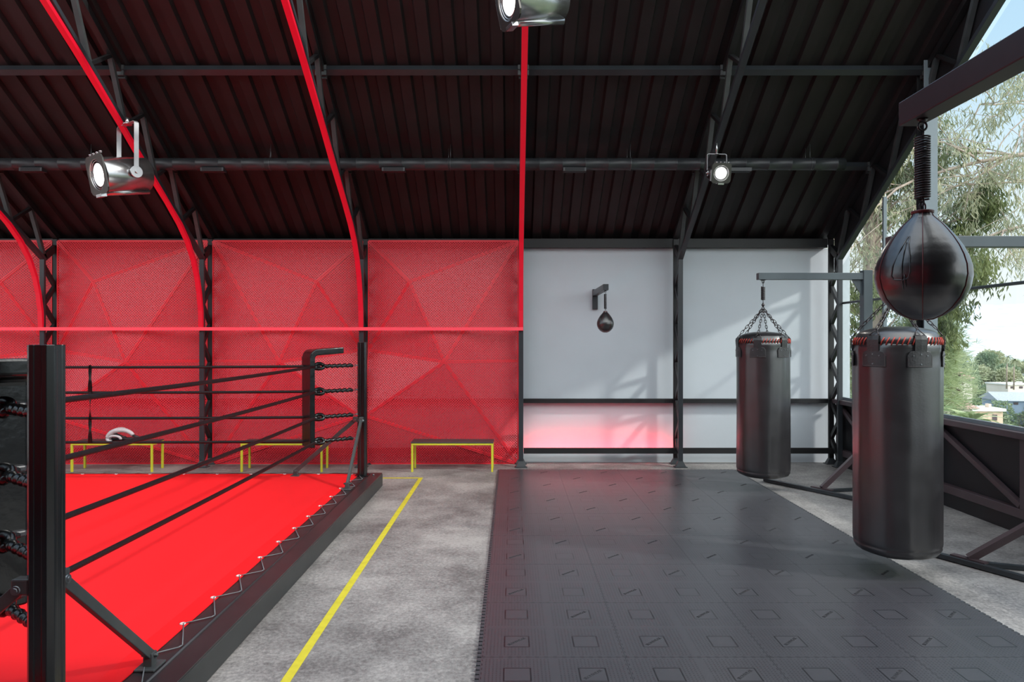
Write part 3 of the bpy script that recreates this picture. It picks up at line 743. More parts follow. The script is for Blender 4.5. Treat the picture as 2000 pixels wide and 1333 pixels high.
def make_bag(label, X, Y, rot, armz, seed):
    t = thing('heavy_bag', label, 'punching bag', (X, Y, .165), rot, 'black heavy bags')
    rr = .295; z0, H = 0.0, 1.575
    rnd = Vector((seed * 3.1, seed, 0))
    def fn(r, a, z):
        n = noise.noise(Vector((math.cos(a) * 3.2, math.sin(a) * 3.2, z * .55)) + rnd) * .015
        wr = .004 * math.sin(z * 40 + 3 * math.sin(a * 2)) * max(0, 1 - abs(z - H + .05) / .16)
        f = 1 if r > .2 else 0
        return r + (n + wr) * f
    prof = [(.02, .0), (.12, .002), (.22, .012), (.272, .034), (.288, .060), (.291, .075), (.287, .082), (.292, .090)]
    for i in range(40): prof.append((rr, .11 + (H - .15) * i / 39))
    prof += [(.294, H - .02), (.286, H - .004), (.280, H)]
    b = MB(); b.lathe(prof, 72, fn=fn); b.build('body', LEATHER, t)
    b = MB(); capp = [(.288, H - .012), (.290, H + .01), (.285, H + .035), (.272, H + .052)]
    capp += [(.27 * math.cos(a_), H + .052 + .068 * math.sin(a_)) for a_ in [R(8 * i) for i in range(1, 11)]] + [(.03, H + .119)]
    b.lathe(capp, 60); b.build('top_cap', LEATHER, t)
    b = MB()
    for k in range(54):
        a = 2 * math.pi * k / 54
        if any(abs(((a - R(30 + 60 * j) + math.pi) % (2 * math.pi)) - math.pi) < R(9) for j in range(6)): continue
        p = (.296 * math.cos(a), .296 * math.sin(a), H - .018); q = (.287 * math.cos(a + .075), .287 * math.sin(a + .075), H + .036)
        b.tube([p, ((p[0] + q[0]) * .512, (p[1] + q[1]) * .512, H + .012), q], .0045, 6)
    b.build('lacing', LACE, t)
    ap = Vector((0, 0, armz[0] - .345 - .165))
    for j in range(6):
        a0 = R(30 + 60 * j)
        def P(u, z, off=0): a = a0 + u / rr; return ((rr + off) * math.cos(a), (rr + off) * math.sin(a), z)
        # patch with rounded top
        b = MB(); out = [(-.088, -.175), (.088, -.175), (.088, -.105)]
        out += [(.088 - .035 + .035 * math.cos(x), -.095 + .035 * math.sin(x)) for x in [R(q) for q in (0, 30, 60, 90)]]
        out += [(-.088 + .035 + .035 * math.cos(x), -.095 + .035 * math.sin(x)) for x in [R(q) for q in (90, 120, 150, 180)]] + [(-.088, -.105)]
        # grid the patch so that it follows the curve
        cols = 10; vs = []; fs = []
        for i in range(cols + 1):
            u = -.088 + .176 * i / cols; ed = max(0, abs(u) - .050) / .038; zt = -.062 - .035 * (1 - math.sqrt(max(0, 1 - min(1, ed) ** 2)))
            for off in (.003, .010): vs.append(P(u, H - .178, off)); vs.append(P(u, H + zt, off))
        for i in range(cols):
            o = i * 4; fs += [(o+2, o+6, o+7, o+3), (o, o+1, o+5, o+4), (o+1, o+3, o+7, o+5), (o, o+4, o+6, o+2)]
        fs += [(0, 2, 3, 1), (cols*4, cols*4+1, cols*4+3, cols*4+2)]
        b.add(vs, fs); pa = b.build('strap_patch', LEATHER2, t, .002)
        b = MB()
        for i in range(30):
            u = -.080 + .160 * i / 29; b.tube([P(u, H - .170, .0115), P(u + .0032, H - .170, .0115)], .0014, 4)
        for i in range(9):
            for sg in (-1, 1): b.tube([P(sg * .081, H - .166 + i * .0085, .0115), P(sg * .081, H - .162 + i * .0085, .0115)], .0014, 4)
        b.build('stitching', THREAD, pa)
        b = MB()
        for u, z in ((-.05, -.095), (0, -.085), (.045, -.095), (0, -.155)):
            b.cyl(P(u, H + z, .009), P(u, H + z, .0145), .0055, 8)
        b.build('rivet', BOLTM, pa)
        b = MB(); vs = []; path = [(-.11, .002), (-.06, .006), (-.02, .010), (.02, .012), (.045, .006), (.052, -.012), (.050, -.018)]
        for z, off in path:
            for u in (-.041, 0, .041):
                vs.append(P(u, H + z, off)); vs.append(P(u, H + z, off + .005))
        fs = []
        for i in range(len(path) - 1):
            o = i * 6
            for c in (0, 2): fs += [(o+c+1, o+c+3, o+c+9, o+c+7), (o+c, o+c+6, o+c+8, o+c+2)]
            fs += [(o, o+1, o+7, o+6), (o+4, o+10, o+11, o+5)]
        o = (len(path) - 1) * 6; fs += [(0, 2, 3, 1), (2, 4, 5, 3), (o, o+1, o+3, o+2), (o+2, o+3, o+5, o+4)]
        b.add(vs, fs); b.build('strap', LEATHER2, t)
        # wire triangle and chain
        b = MB(); e0, e1, tp = Vector(P(-.036, H + .050, -.002)), Vector(P(.036, H + .050, -.002)), Vector(P(0, H + .10, -.04))
        b.tube([e0, e1], .004, 6); b.tube([e1, tp], .004, 6); b.tube([tp, e0], .004, 6); b.build('strap_ring', IRON, t)
        b = MB(); end = ap + Vector((.012 * math.cos(a0), .012 * math.sin(a0), 0)); link_chain(b, tp, end, 9, .0115, .0036); b.build('chain', IRON, t)
    b = MB(); b.torus(ap + Vector((0, 0, .010)), .018, .005, 'y', 16, 6)
    b.cyl(ap + Vector((0, 0, .025)), ap + Vector((0, 0, .075)), .010, 10); b.cyl(ap + Vector((0, 0, .042)), ap + Vector((0, 0, .060)), .018, 12); b.build('swivel', IRON, t)
    b = MB(); zs = ap.z + .11; ze = zs + .155; spring(b, (0, 0), zs, ze, .021, 16, .0042); b.cyl((0, 0, ap.z + .07), (0, 0, zs + .01), .004, 6); b.cyl((0, 0, ze - .01), (0, 0, armz[0] - .165 - .02), .004, 6); b.build('spring', IRON, t)
    b = MB(); b.torus((0, 0, armz[0] - .165 - .022), .017, .0045, 'y', 16, 6); b.cyl((0, 0, armz[0] - .165 - .008), (0, 0, armz[0] - .165), .026, 14, .034); b.build('hook', IRON, t)
    return t
FB, NB = (2.935, 8.20), (2.880, 5.25)
make_bag('distant black leather heavy bag in front of the white wall', FB[0], FB[1], R(270 - 20 - 30 - 11), ARMZ[0], 2)
make_bag('nearer, larger looking black leather heavy bag below the big speed bag', NB[0], NB[1], R(270 - 29), ARMZ[1], 5)

def make_stand(label, bx, by, armz, postx, foot, barp, barq):
    t = thing('bag_stand', label, 'bag stand', (postx, by, 0), 0, 'steel stands of the heavy bags')
    O = lambda p: (p[0] - postx, p[1] - by, p[2])
    b = MB(); b.box(bx - .065 - postx, -.05, -.04, .04, armz[0], armz[1]); b.build('arm', MULL_D, t, .004)
    b = MB(); b.box(bx - .066 - postx, bx - .062 - postx, -.036, .036, armz[0] + .003, armz[1] - .003); b.build('end_cap', PARFRAME, t)
    b = MB(); b.box(-.052, .052, -.05, .05, .02, armz[1] + .03); b.build('post', MULL_D, t, .004)
    b = MB(); b.prism([(-.05, armz[0]), (-.17, armz[0]), (-.05, armz[0] - .19)], 'y', -.008, .008); b.build('gusset', MULL_D, t)
    b = MB(); b.bar(O((foot[0], foot[1], .05)), O((postx - .04, by, .05 + (postx - .04 - foot[0]) * .84)), .05, .055, (0, 1, 0)); b.build('brace', PARFRAME, t)
    b = MB(); b.bar(O((*barp, .026)), O((*barq, .026)), .05, .035, (.9, .45, 0)); b.build('floor_bar', STEEL, t)
    b = MB(); d = (Vector((*barq, 0)) - Vector((*barp, 0))).normalized(); c = Vector((foot[0], foot[1], .048)); b.bar(O(c - d * .13), O(c + d * .13), .06, .012, (.9, .45, 0)); b.build('foot_plate', PARFRAME, t)
    b = MB(); b.box(-.10, .10, -.10, .10, 0, .02); b.build('base_plate', STEEL, t)
    b = MB(); b.bar(O((foot[0], foot[1], .02)), (0, 0, .02), .05, .03, (0, 1, 0)); b.build('floor_tie', STEEL, t)
MULL_D = mat('stand_paint', (.060, .078, .090), .38, nscale=6, namt=.08)
make_stand('grey steel stand holding the distant heavy bag', FB[0], FB[1], ARMZ[0], 4.14, (3.58, 8.10), (3.14, 8.72), (3.86, 7.50))
make_stand('grey steel stand holding the near heavy bag, post outside the view', NB[0], NB[1], ARMZ[1], 4.14, (3.57, 5.48), (3.16, 6.20), (3.95, 4.65))

# ------------------------------------------------------------------ speed bags
def make_speed(label, X, Y, ztop, s, seed, hookz):
    """ztop: top of the leather; s: radius; hookz: underside of the arm"""
    t = thing('speed_bag', label, 'speed bag', (X, Y, ztop), 0, 'teardrop speed bags')
    prof = [(.02, -2.50), (.25, -2.475), (.45, -2.39), (.66, -2.23), (.84, -2.01), (.95, -1.76), (1.0, -1.50), (.985, -1.28), (.92, -1.06), (.82, -.84), (.70, -.64), (.57, -.46), (.44, -.30), (.33, -.19), (.25, -.11), (.225, -.05), (.22, 0)]
    pr = []
    for i in range(len(prof) - 1):
        for k in range(3):
            f = k / 3; pr.append((prof[i][0] + (prof[i+1][0] - prof[i][0]) * f, prof[i][1] + (prof[i+1][1] - prof[i][1]) * f))
    pr.append(prof[-1]); pr = [(r * s, z * s) for r, z in pr]
    def fn(r, a, z):
        g = abs(((a * 6 / (2 * math.pi)) % 1) - .5) * 2     # 1 at the seams
        return r * (1 + .012 * (1 - g ** 8) - .008 + .010 * math.cos(a * 18) * max(0, z / s + 1.0))
    b = MB(); b.lathe(pr, 96, fn=fn); b.build('bag', LEATHER, t)
    b = MB(); sm_ = [p for p in pr if p[0] > .05 * s]
    for k in range(6):
        a = 2 * math.pi * (k + .5) / 6 - R(18); a = 2 * math.pi * k / 6
        b.tube([((r * .998) * math.cos(a), (r * .998) * math.sin(a), z) for r, z in sm_], .014 * s, 5)
    b.build('seam_piping', PIPING, t)
    b = MB(); a0 = R(-143); loop = []
    def S(z): 
        z *= s
        for (r0, z0), (r1, z1) in zip(pr, pr[1:]):
            if z0 <= z <= z1: return r0 + (r1 - r0) * (z - z0) / (z1 - z0)
        return s
    for u, z in ((-.02, -.62), (-.10, -.9), (-.20, -1.3), (-.22, -1.52), (-.17, -1.6), (0, -1.62), (.10, -1.58), (.14, -1.45), (.12, -1.1), (.05, -.8), (.02, -.62)):
        r = S(z) + .006 * s; a = a0 + u * 1.15; loop.append((r * math.cos(a), r * math.sin(a), z * s))
    b.tube(loop, .020 * s, 5)
    b.tube([((S(z) + .02 * s) * math.cos(a0 - .01), (S(z) + .02 * s) * math.sin(a0 - .01), z * s) for z in (-.75, -1.0, -1.3, -1.6, -1.82)], .010 * s, 5)
    b.tube([((S(z) + .02 * s) * math.cos(a0 + .05), (S(z) + .02 * s) * math.sin(a0 + .05), z * s) for z in (-1.5, -1.65, -1.78)], .010 * s, 5)
    b.build('lace_flap', LEATHER, t)
    b = MB(); b.cyl((0, 0, -.03 * s), (0, 0, .035 * s), .235 * s, 24); b.torus((0, 0, .02 * s), .22 * s, .025 * s, 'z', 24, 6); b.build('collar', PIPING, t)
    hz = hookz - ztop
    zs, ze = .32 * s, hz - .42 * s
    b = MB(); b.torus((0, 0, .13 * s), .075 * s, .018 * s, 'y', 14, 6, 1.6); b.torus((.01 * s, 0, .25 * s), .05 * s, .014 * s, 'x', 14, 6, 1.7); b.build('lower_link', IRON, t)
    b = MB(); spring(b, (0, 0), zs, ze, .155 * s, 26, .018 * s + .0006); b.build('spring', IRON, t)
    b = MB(); b.torus((0, 0, hz - .17 * s), .10 * s, .025 * s, 'y', 20, 8); b.cyl((0, 0, hz - .09 * s), (0, 0, hz), .05 * s, 16, .125 * s); b.tube([(.0, 0, ze), (.03 * s, 0, ze + .10 * s), (.02 * s, 0, hz - .24 * s)], .018 * s, 6); b.build('swivel_hook', IRON, t)
make_speed('big near teardrop speed bag hanging from its spring', 1.141, 1.95, EYE + .357, .1195, 1, EYE + .618)
make_speed('small distant speed bag in front of the white wall', 1.195, 8.98, EYE + .378, .108, 2, EYE + .648)

t = thing('bag_bracket', 'dark steel beam reaching in from the upper right edge, holding the near speed bag', 'bracket', (1.1435, .25, EYE + .65), 0, 'speed bag brackets')
b = MB(); b.box(-.031, .031, -.05, 1.77, -.032, .036); b.build('arm', PARFRAME2 if 'PARFRAME2' in globals() else mat('bracket_paint', (.040, .032, .036), .33, nscale=20, namt=.1), t, .003)
b = MB(); b.box(-.05, .05, -.15, -.05, -EYE - .65, 1.35); b.build('support_post', STEEL, t)
t = thing('bag_bracket', 'small black steel bracket fixed to the white wall', 'bracket', (1.195, WALL_Y, EYE + .69), 0, 'speed bag brackets')
b = MB(); b.box(-.034, .034, -1.20, -.03, -.042, .035); b.build('arm', STEEL, t, .003)
b = MB(); b.box(-.038, .038, -.05, -.001, -.235, .055); b.build('wall_plate', STEEL, t, .003)

# ------------------------------------------------------------------ glass gable
GX = 4.60
EDG = [9.86, 8.72, 7.66, 6.28, 5.15, 4.0, 2.9, 1.75, .6, -.6]
b = MB(); b.box(4.64, 4.70, -.7, 9.98, 0, .90); wr = struct(b.build('wall_right', PARAPET))
b = MB(); b.box(4.53, 4.74, -.7, 9.98, .87, .93); b.build('top_rail', PARFRAME, wr, .005)
b = MB(); b.box(4.74, 4.80, -.7, 9.98, .90, .935); b.build('outer_sill', MULL, wr)
b = MB(); b.box(4.57, 4.64, -.7, 9.98, .15, .235); b.build('bottom_rail', PARFRAME, wr, .004)
b = MB(); b.box(4.60, 4.65, -.7, 9.98, 0, .15); b.build('kick_board', PARAPET, wr)
for i, y in enumerate(EDG):
    b = MB(); b.box(4.565, 4.635, y - .03, y + .03, .235, .87); b.build('stud', PARFRAME, wr, .004)
    if i + 1 < len(EDG):
        y1 = EDG[i + 1]
        b = MB(); b.bar((4.60, y - .05, .84), (4.60, y1 + .05, .26), .05, .055, (1, 0, 0)); b.build('diagonal_brace', PARFRAME, wr, .003)
# closing sheet above the truss chord
b = MB(); ya, yb = 9.98, RIDGE
b.prism([(ya, chord(ya) + .05), (ya, deck(ya) + .06), (yb, deck(yb) + .06), (yb, chord(yb) + .05)], 'x', 4.585, 4.61); b.build('gable_sheet', STEEL_D, wr)
# window bays
PY = 7.68
wi = 0
def win(y0, y1, mull_w):
    global wi
    wi += 1
    yh, yl = max(y0, y1), min(y0, y1)
    ztop = lambda y: chord(y) + .02 if y > 7 else chord(7) + .02 + .6347 * (7 - max(y, RIDGE)) - .6347 * max(0, RIDGE - y)
    b = MB(); b.prism([(yl, .93), (yh, .93), (yh, ztop(yh)), (yl, ztop(yl))], 'x', GX + .035, GX + .041)
    w = struct(b.build('window_%d' % wi, GLASS))
    b = MB(); b.box(GX + .02, GX + .06, yl, yh, .93, .965); b.build('bottom_frame', MULL, w)
    return w
ws = []
for a_, b_ in ((9.98, 8.72), (8.72, 7.68), (7.68, 5.2), (5.2, 2.8), (2.8, .3)): ws.append(win(a_, b_, .03))
b = MB(); b.box(GX + .01, GX + .05, 8.70, 8.735, .93, chord(8.72) + .04); b.build('mullion', MULL, ws[0])
b = MB(); b.box(GX + .01, GX + .05, 5.18, 5.22, .93, chord(5.2)); b.build('mullion', MULL, ws[3])
b = MB(); b.cyl((GX - .015, 9.8, EYE + .525), (GX - .015, .3, EYE + .525), .017, 10); struct(b.build('trim_4', STEEL))
# glazed upper roof
b = MB(); b.add([(XL, 6.97, deck(6.97) + .03), (4.7, 6.97, deck(6.97) + .03), (4.7, RIDGE, deck(RIDGE) + .03), (XL, RIDGE, deck(RIDGE) + .03)], [(0, 1, 2, 3)])
wi += 1; struct(b.build('window_%d' % wi, GLASS))
zf = lambda y: deck(RIDGE) - .6347 * (RIDGE - y)
b = MB(); b.add([(XL, RIDGE, deck(RIDGE) + .03), (4.7, RIDGE, deck(RIDGE) + .03), (4.7, .9, zf(.9) + .03), (XL, .9, zf(.9) + .03)], [(0, 1, 2, 3)])
wi += 1; struct(b.build('window_%d' % wi, GLASS))
deck_mesh(.9, -1.5, zf).build('front_slope', DECKM, ce)
# gable post
t = bpy.data.objects.new('trim_5', None); col.objects.link(t); t.location = (4.543, PY, 0); struct(t)
b = MB(); b.box(-.074, .074, -.075, -.060, 0, deck(7.6) - .02); b.build('front_flange', MULL, t, .003)
b = MB(); b.box(-.012, .012, -.060, .060, 0, deck(7.7) - .03); b.box(-.074, .040, .060, .075, 0, deck(7.75) - .03); b.build('web', STEEL_D, t)
# ------------------------------------------------------------------ outside
def zt(r):
    K = [(0, -.6), (9, -.9), (13, -2.2), (20, -4.0), (60, -10), (110, -17.5), (160, -18.5), (260, -17.5), (420, -14), (700, -6), (1100, -4), (1700, 5), (2400, 70), (3200, 140), (4000, 150)]
    for (a, za), (c, zc) in zip(K, K[1:]):
        if r <= c: f = (r - a) / (c - a); return EYE * 0 + za + (zc - za) * f
    return 150
ANG0, ANG1 = R(2), R(80)
def ter(x, y):
    r = math.hypot(x - 4.5, y - 5); z = zt(r)
    return z + noise.noise(Vector((x * .02, y * .02, 0))) * min(2.0, r * .015) + noise.noise(Vector((x * .003, y * .003, 3))) * min(28, r * .012)
rs_ = [0.6, 1.5, 3, 5, 8, 12, 17, 24, 33, 45, 60, 80, 105, 130, 160, 200, 250, 310, 400, 520, 700, 900, 1200, 1500, 1900, 2300, 2700, 3100, 3600]
vs = []; NA = 60
for r in rs_:
    for k in range(NA + 1):
        a = R(-80) + R(160) * k / NA; x = 4.5 + r * math.cos(a); y = 5 + r * math.sin(a)
        vs.append((max(x, 4.85), y, ter(x, y)))
b = MB(); b.add(vs, [(i*(NA+1)+k, i*(NA+1)+k+1, (i+1)*(NA+1)+k+1, (i+1)*(NA+1)+k) for i in range(len(rs_)-1) for k in range(NA)], True)
def hillmat():
    m = bpy.data.materials.new('hillside'); m.use_nodes = True; nt = m.node_tree; bb = nt.nodes['Principled BSDF']; bb.inputs['Roughness'].default_value = .95; L = nt.links.new
    t = nt.nodes.new('ShaderNodeTexCoord')
    n = nt.nodes.new('ShaderNodeTexNoise'); n.inputs['Scale'].default_value = .12; n.inputs['Detail'].default_value = 9; n.inputs['Roughness'].default_value = .75; L(t.outputs['Object'], n.inputs['Vector'])
    r = nt.nodes.new('ShaderNodeValToRGB'); L(n.outputs[0], r.inputs[0]); el = r.color_ramp.elements
    el[0].position = .40; el[0].color = (.04, .065, .035, 1); el[1].position = .64; el[1].color = (.34, .34, .24, 1); q = el.new(.52); q.color = (.12, .17, .07, 1)
    # far built-up plain and hills, distance haze put into their pale colour
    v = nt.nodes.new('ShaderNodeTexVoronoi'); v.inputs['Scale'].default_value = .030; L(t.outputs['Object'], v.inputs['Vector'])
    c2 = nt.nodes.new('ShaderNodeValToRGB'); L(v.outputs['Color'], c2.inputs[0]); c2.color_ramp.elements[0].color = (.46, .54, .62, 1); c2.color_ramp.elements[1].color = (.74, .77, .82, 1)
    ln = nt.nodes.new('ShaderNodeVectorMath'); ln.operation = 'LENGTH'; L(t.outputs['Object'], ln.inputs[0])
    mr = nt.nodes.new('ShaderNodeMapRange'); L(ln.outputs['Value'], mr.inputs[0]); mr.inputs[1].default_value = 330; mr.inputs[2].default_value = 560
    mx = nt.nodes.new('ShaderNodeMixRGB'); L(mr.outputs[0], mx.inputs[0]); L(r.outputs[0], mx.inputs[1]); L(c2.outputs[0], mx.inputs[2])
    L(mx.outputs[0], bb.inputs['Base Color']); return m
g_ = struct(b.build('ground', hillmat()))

def leafmat(name, c1, c2, tr=.35, sc_=2.0):
    m = bpy.data.materials.new(name); m.use_nodes = True; nt = m.node_tree; bb = nt.nodes['Principled BSDF']; L = nt.links.new
    t = nt.nodes.new('ShaderNodeTexCoord'); n = nt.nodes.new('ShaderNodeTexNoise'); n.inputs['Scale'].default_value = sc_; n.inputs['Detail'].default_value = 3; L(t.outputs['Object'], n.inputs['Vector'])
    r = nt.nodes.new('ShaderNodeValToRGB'); L(n.outputs[0], r.inputs[0]); r.color_ramp.elements[0].position = .35; r.color_ramp.elements[1].position = .65
    r.color_ramp.elements[0].color = (*c1, 1); r.color_ramp.elements[1].color = (*c2, 1)
    L(r.outputs[0], bb.inputs['Base Color']); bb.inputs['Roughness'].default_value = .6
    tl = nt.nodes.new('ShaderNodeBsdfTranslucent'); L(r.outputs[0], tl.inputs[0]); mx = nt.nodes.new('ShaderNodeMixShader'); mx.inputs[0].default_value = tr
    L(bb.outputs[0], mx.inputs[1]); L(tl.outputs[0], mx.inputs[2]); L(mx.outputs[0], nt.nodes['Material Output'].inputs['Surface'])
    return m
EUC = leafmat('eucalyptus_leaf', (.24, .29, .20), (.60, .57, .38))
PINE = leafmat('pine_needle', (.30, .42, .22), (.66, .72, .46), sc_=1.2)
DARKL = leafmat('dark_leaf', (.05, .085, .035), (.32, .36, .15), sc_=1.5)
FAR1 = leafmat('far_green', (.17, .26, .16), (.38, .44, .28), .2, .5)
FAR2 = leafmat('far_light_green', (.38, .42, .26), (.60, .60, .42), .2, .5)
BARK = mat('pale_bark', (.48, .38, .32), .8, nscale=3, namt=.25)
BARKD = mat('dark_bark', (.13, .09, .07), .9, nscale=5, namt=.3)

def leaf_quad(b, p, d, L, w):
    d = d.normalized(); u = d.orthogonal().normalized(); u.rotate(Matrix.Rotation(random.uniform(0, 6.28), 3, d))
    b.add([p, p + d * (L * .45) + u * w, p + d * L, p + d * (L * .45) - u * w], [(0, 1, 2, 3)])
def branch(bw, tips, p, d, L, r, depth, spread=.55, droop=0.0):
    pts = [p.copy()]; n = 6; q = p.copy(); dd = d.normalized()
    for i in range(n):
        dd = (dd + Vector((random.gauss(0, .12), random.gauss(0, .12), random.gauss(0, .12) - droop))).normalized(); q = q + dd * (L / n); pts.append(q.copy())
    bw.tube(pts, r, 6, rs=[r * (1 - .6 * i / n) for i in range(n + 1)])
    if depth == 0: tips.append((pts[2:], dd)); return
    tips.append((pts[-2:], dd))
    for i in range(2, n + 1):
        for _ in range(1 if i < n else 2):
            nd = (dd + Vector((random.gauss(0, spread), random.gauss(0, spread), random.gauss(0, spread * .7)))).normalized()
            branch(bw, tips, pts[i], nd, L * random.uniform(.45, .7), r * .45, depth - 1, spread, droop)

# eucalyptus whose pale limbs reach in from the right
def eucalyptus(label, base, limbs, leaves, lm, L=.20, w=.014, seed=1):
    random.seed(seed)
    t = thing('eucalyptus_tree', label, 'tree', base)
    B = Vector(base); bw = MB(); tips = []
    top = max(l[0][2] for l in limbs); bw.tube([(0, 0, 0), (.1, 0, (top - base[2]) * .5), (.0, .0, top - base[2] + .3)], .2, 10, rs=[.26, .22, .15])
    for p0, p1, r, dep in limbs:
        p0 = Vector(p0) - B; p1 = Vector(p1) - B; d = p1 - p0
        branch(bw, tips, p0, d, d.length, r, dep, .5, .02)
    bw.build('trunk', BARK, t)
    b = MB(); tot = 0
    while tot < leaves:
        pts, dd = random.choice(tips); p = random.choice(pts) + Vector((random.gauss(0, .10), random.gauss(0, .10), random.gauss(0, .10)))
        for _ in range(5):
            leaf_quad(b, p + Vector((random.gauss(0, .07), random.gauss(0, .07), random.gauss(0, .07))), Vector((random.gauss(0, .5), random.gauss(0, .5), -1)), L * random.uniform(.6, 1.2), w); tot += 1
    b.build('foliage', lm, t)
# coordinates: photograph rays x/y .48..73 , z/y .05...45
def ray(px, py, d): return (( px - 1000) * d / 1370, d, EYE + (667 - py) * d / 1370)
eucalyptus('tall eucalyptus whose pale limbs reach across the window', (*ray(2180, 900, 14)[:2], ter(*ray(2180, 900, 14)[:2])),
    [(ray(2120, 300, 14), ray(1825, 322, 13), .055, 2), (ray(2120, 330, 14), ray(1850, 215, 13.4), .035, 2), (ray(2100, 420, 14), ray(1850, 425, 13.5), .04, 2),
     (ray(2100, 200, 14.5), ray(1900, 120, 14), .03, 2), (ray(2120, 380, 13.5), ray(1960, 300, 13), .03, 2), (ray(2130, 160, 15), ray(1960, 170, 14), .03, 2), (ray(2100, 280, 15), ray(1900, 380, 15), .03, 2)], 12500, EUC, .17, .011, 11)
eucalyptus('dense dark tree seen between the roof slope and the gable post', (*ray(1700, 900, 15)[:2], ter(*ray(1700, 900, 15)[:2])),
    [(ray(1690, 560, 15), ray(1790, 330, 14), .06, 2), (ray(1720, 480, 15), ray(1860, 420, 14.5), .05, 2), (ray(1700, 520, 15.5), ray(1640, 420, 15), .05, 2), (ray(1690, 620, 15), ray(1640, 560, 14), .05, 2),
     (ray(1700, 620, 15), ray(1800, 520, 14.5), .05, 2), (ray(1690, 700, 15), ray(1780, 650, 14.5), .05, 2), (ray(1680, 700, 15), ray(1620, 680, 14.5), .04, 2), (ray(1700, 420, 15), ray(1700, 300, 14.5), .04, 2)], 30000, DARKL, .16, .018, 12)

def pine(label, base, H, Rr, sprays, m, seed, needle=.26, dens=70, f0=.4):
    random.seed(seed)
    t = thing('pine_tree', label, 'tree', base)
    bw = MB(); bw.tube([(0, 0, 0), (.05, 0, H * .5), (0, 0, H)], .1, 8, rs=[.16, .1, .03]); nb = MB()
    for i in range(sprays):
        f = f0 + (1 - f0) * i / sprays; z = H * f; a = i * 2.4; rr = Rr * (1.15 - f) * random.uniform(.7, 1.1)
        p0 = Vector((0, 0, z)); p1 = Vector((math.cos(a) * rr, math.sin(a) * rr, z + rr * .15)); n = 8
        pts = [p0.lerp(p1, k / n) + Vector((0, 0, .12 * math.sin(k / n * 3))) for k in range(n + 1)]
        bw.tube(pts, .02, 5)
        for k in range(2, n + 1):
            c = pts[k]; d = (p1 - p0).normalized()
            for _ in range(dens // 8):
                cc = c + Vector((random.gauss(0, .16), random.gauss(0, .16), random.gauss(0, .12)))
                for _ in range(5): leaf_quad(nb, cc, d + Vector((random.gauss(0, .6), random.gauss(0, .6), random.gauss(0, .5) + .1)), needle * random.uniform(.6, 1.2), .006)
    bw.build('trunk', BARKD, t); nb.build('needles', m, t)
p = ray(1812, 0, 15); pine('bright feathery pine right of the gable post', (p[0], p[1], -3.4), 6.0, 1.45, 60, PINE, 21, .22, 130, .60)
p = ray(1745, 0, 13); pine('small feathery pine low behind the heavy bag', (p[0], p[1], -3.0), 4.4, 1.6, 40, PINE, 22, .26, 80)

def bush_mesh(name, n, m, leaf=.10, tall=1.0, seed=3):
    random.seed(seed); b = MB()
    for i in range(n):
        u = random.gauss(0, 1), random.gauss(0, 1), random.gauss(0, 1); v = Vector(u).normalized()
        lump = 1 + .28 * noise.noise(v * 2.2 + Vector((seed, 0, 0))); rr = lump * random.uniform(.78, 1.0)
        p = Vector((v.x * rr, v.y * rr, (v.z * rr * tall)))
        if p.z < -.75 * tall: continue
        leaf_quad(b, p, v + Vector((random.gauss(0, .7), random.gauss(0, .7), random.gauss(0, .7))), leaf * random.uniform(.7, 1.4), leaf * .32)
    o = b.build(name, m); me = o.data; bpy.data.objects.remove(o); return me
BM = [bush_mesh('crown', 2600, FAR1, .20, 1.0, 3), bush_mesh('crown', 2600, FAR2, .20, .8, 4), bush_mesh('crown', 2400, FAR1, .18, 1.9, 5)]
core_v = {}
def core(m, tall):
    b = MB(); b.lathe([(.05, -.78 * tall), (.5, -.62 * tall), (.74, -.2 * tall), (.74, .15 * tall), (.5, .58 * tall), (.05, .76 * tall)], 12); o = b.build('inner_crown', m); me = o.data; bpy.data.objects.remove(o); return me
CORES = [core(FAR1, 1.0), core(FAR2, .8), core(FAR1, 1.9)]
tr = MB(); tr.cyl((0, 0, -1.4), (0, 0, -.4), .10, 6); o = tr.build('trunk', BARKD); TRM = o.data; bpy.data.objects.remove(o)
random.seed(31)
kinds = ['round dark green tree', 'low pale olive green tree', 'narrow tall dark green tree']
spots = []
for i in range(1500):
    d = 72 * math.exp(random.uniform(0, 1.65)); px = random.uniform(1640, 2080)
    X = (px - 1000) * d / 1370; spots.append((X, d, random.choice((0, 0, 1, 1, 2)), random.uniform(1.0, 2.2) * (1 + d / 190)))
HOUSES = [(1868, 816, 62, 5.2, 2.4), (1930, 812, 66, 3.2, 1.4)]
def blocked(X, Y):
    for hx_, hy_, hd, hw, _ in HOUSES:
        c = ray(hx_, hy_, hd)
        if Y < hd + 5 and Y > 18 and abs(X / Y - c[0] / hd) < (hw / 2 + 1.6) / hd: return True
    return False
nplace = 0; taken = []
def where(X, Y):
    p_ = 1000 + 1370 * X / Y
    c_ = 'left of the heavy bag' if p_ < 1700 else 'behind the heavy bag' if p_ < 1830 else 'below the pine' if p_ < 1880 else 'right of the pine' if p_ < 1930 else 'near the palms' if p_ < 1985 else 'at the right edge'
    d_ = 'nearest' if Y < 90 else 'near' if Y < 115 else 'middle' if Y < 150 else 'far' if Y < 210 else 'farthest'
    return 'on the %s slope %s' % (d_, c_)
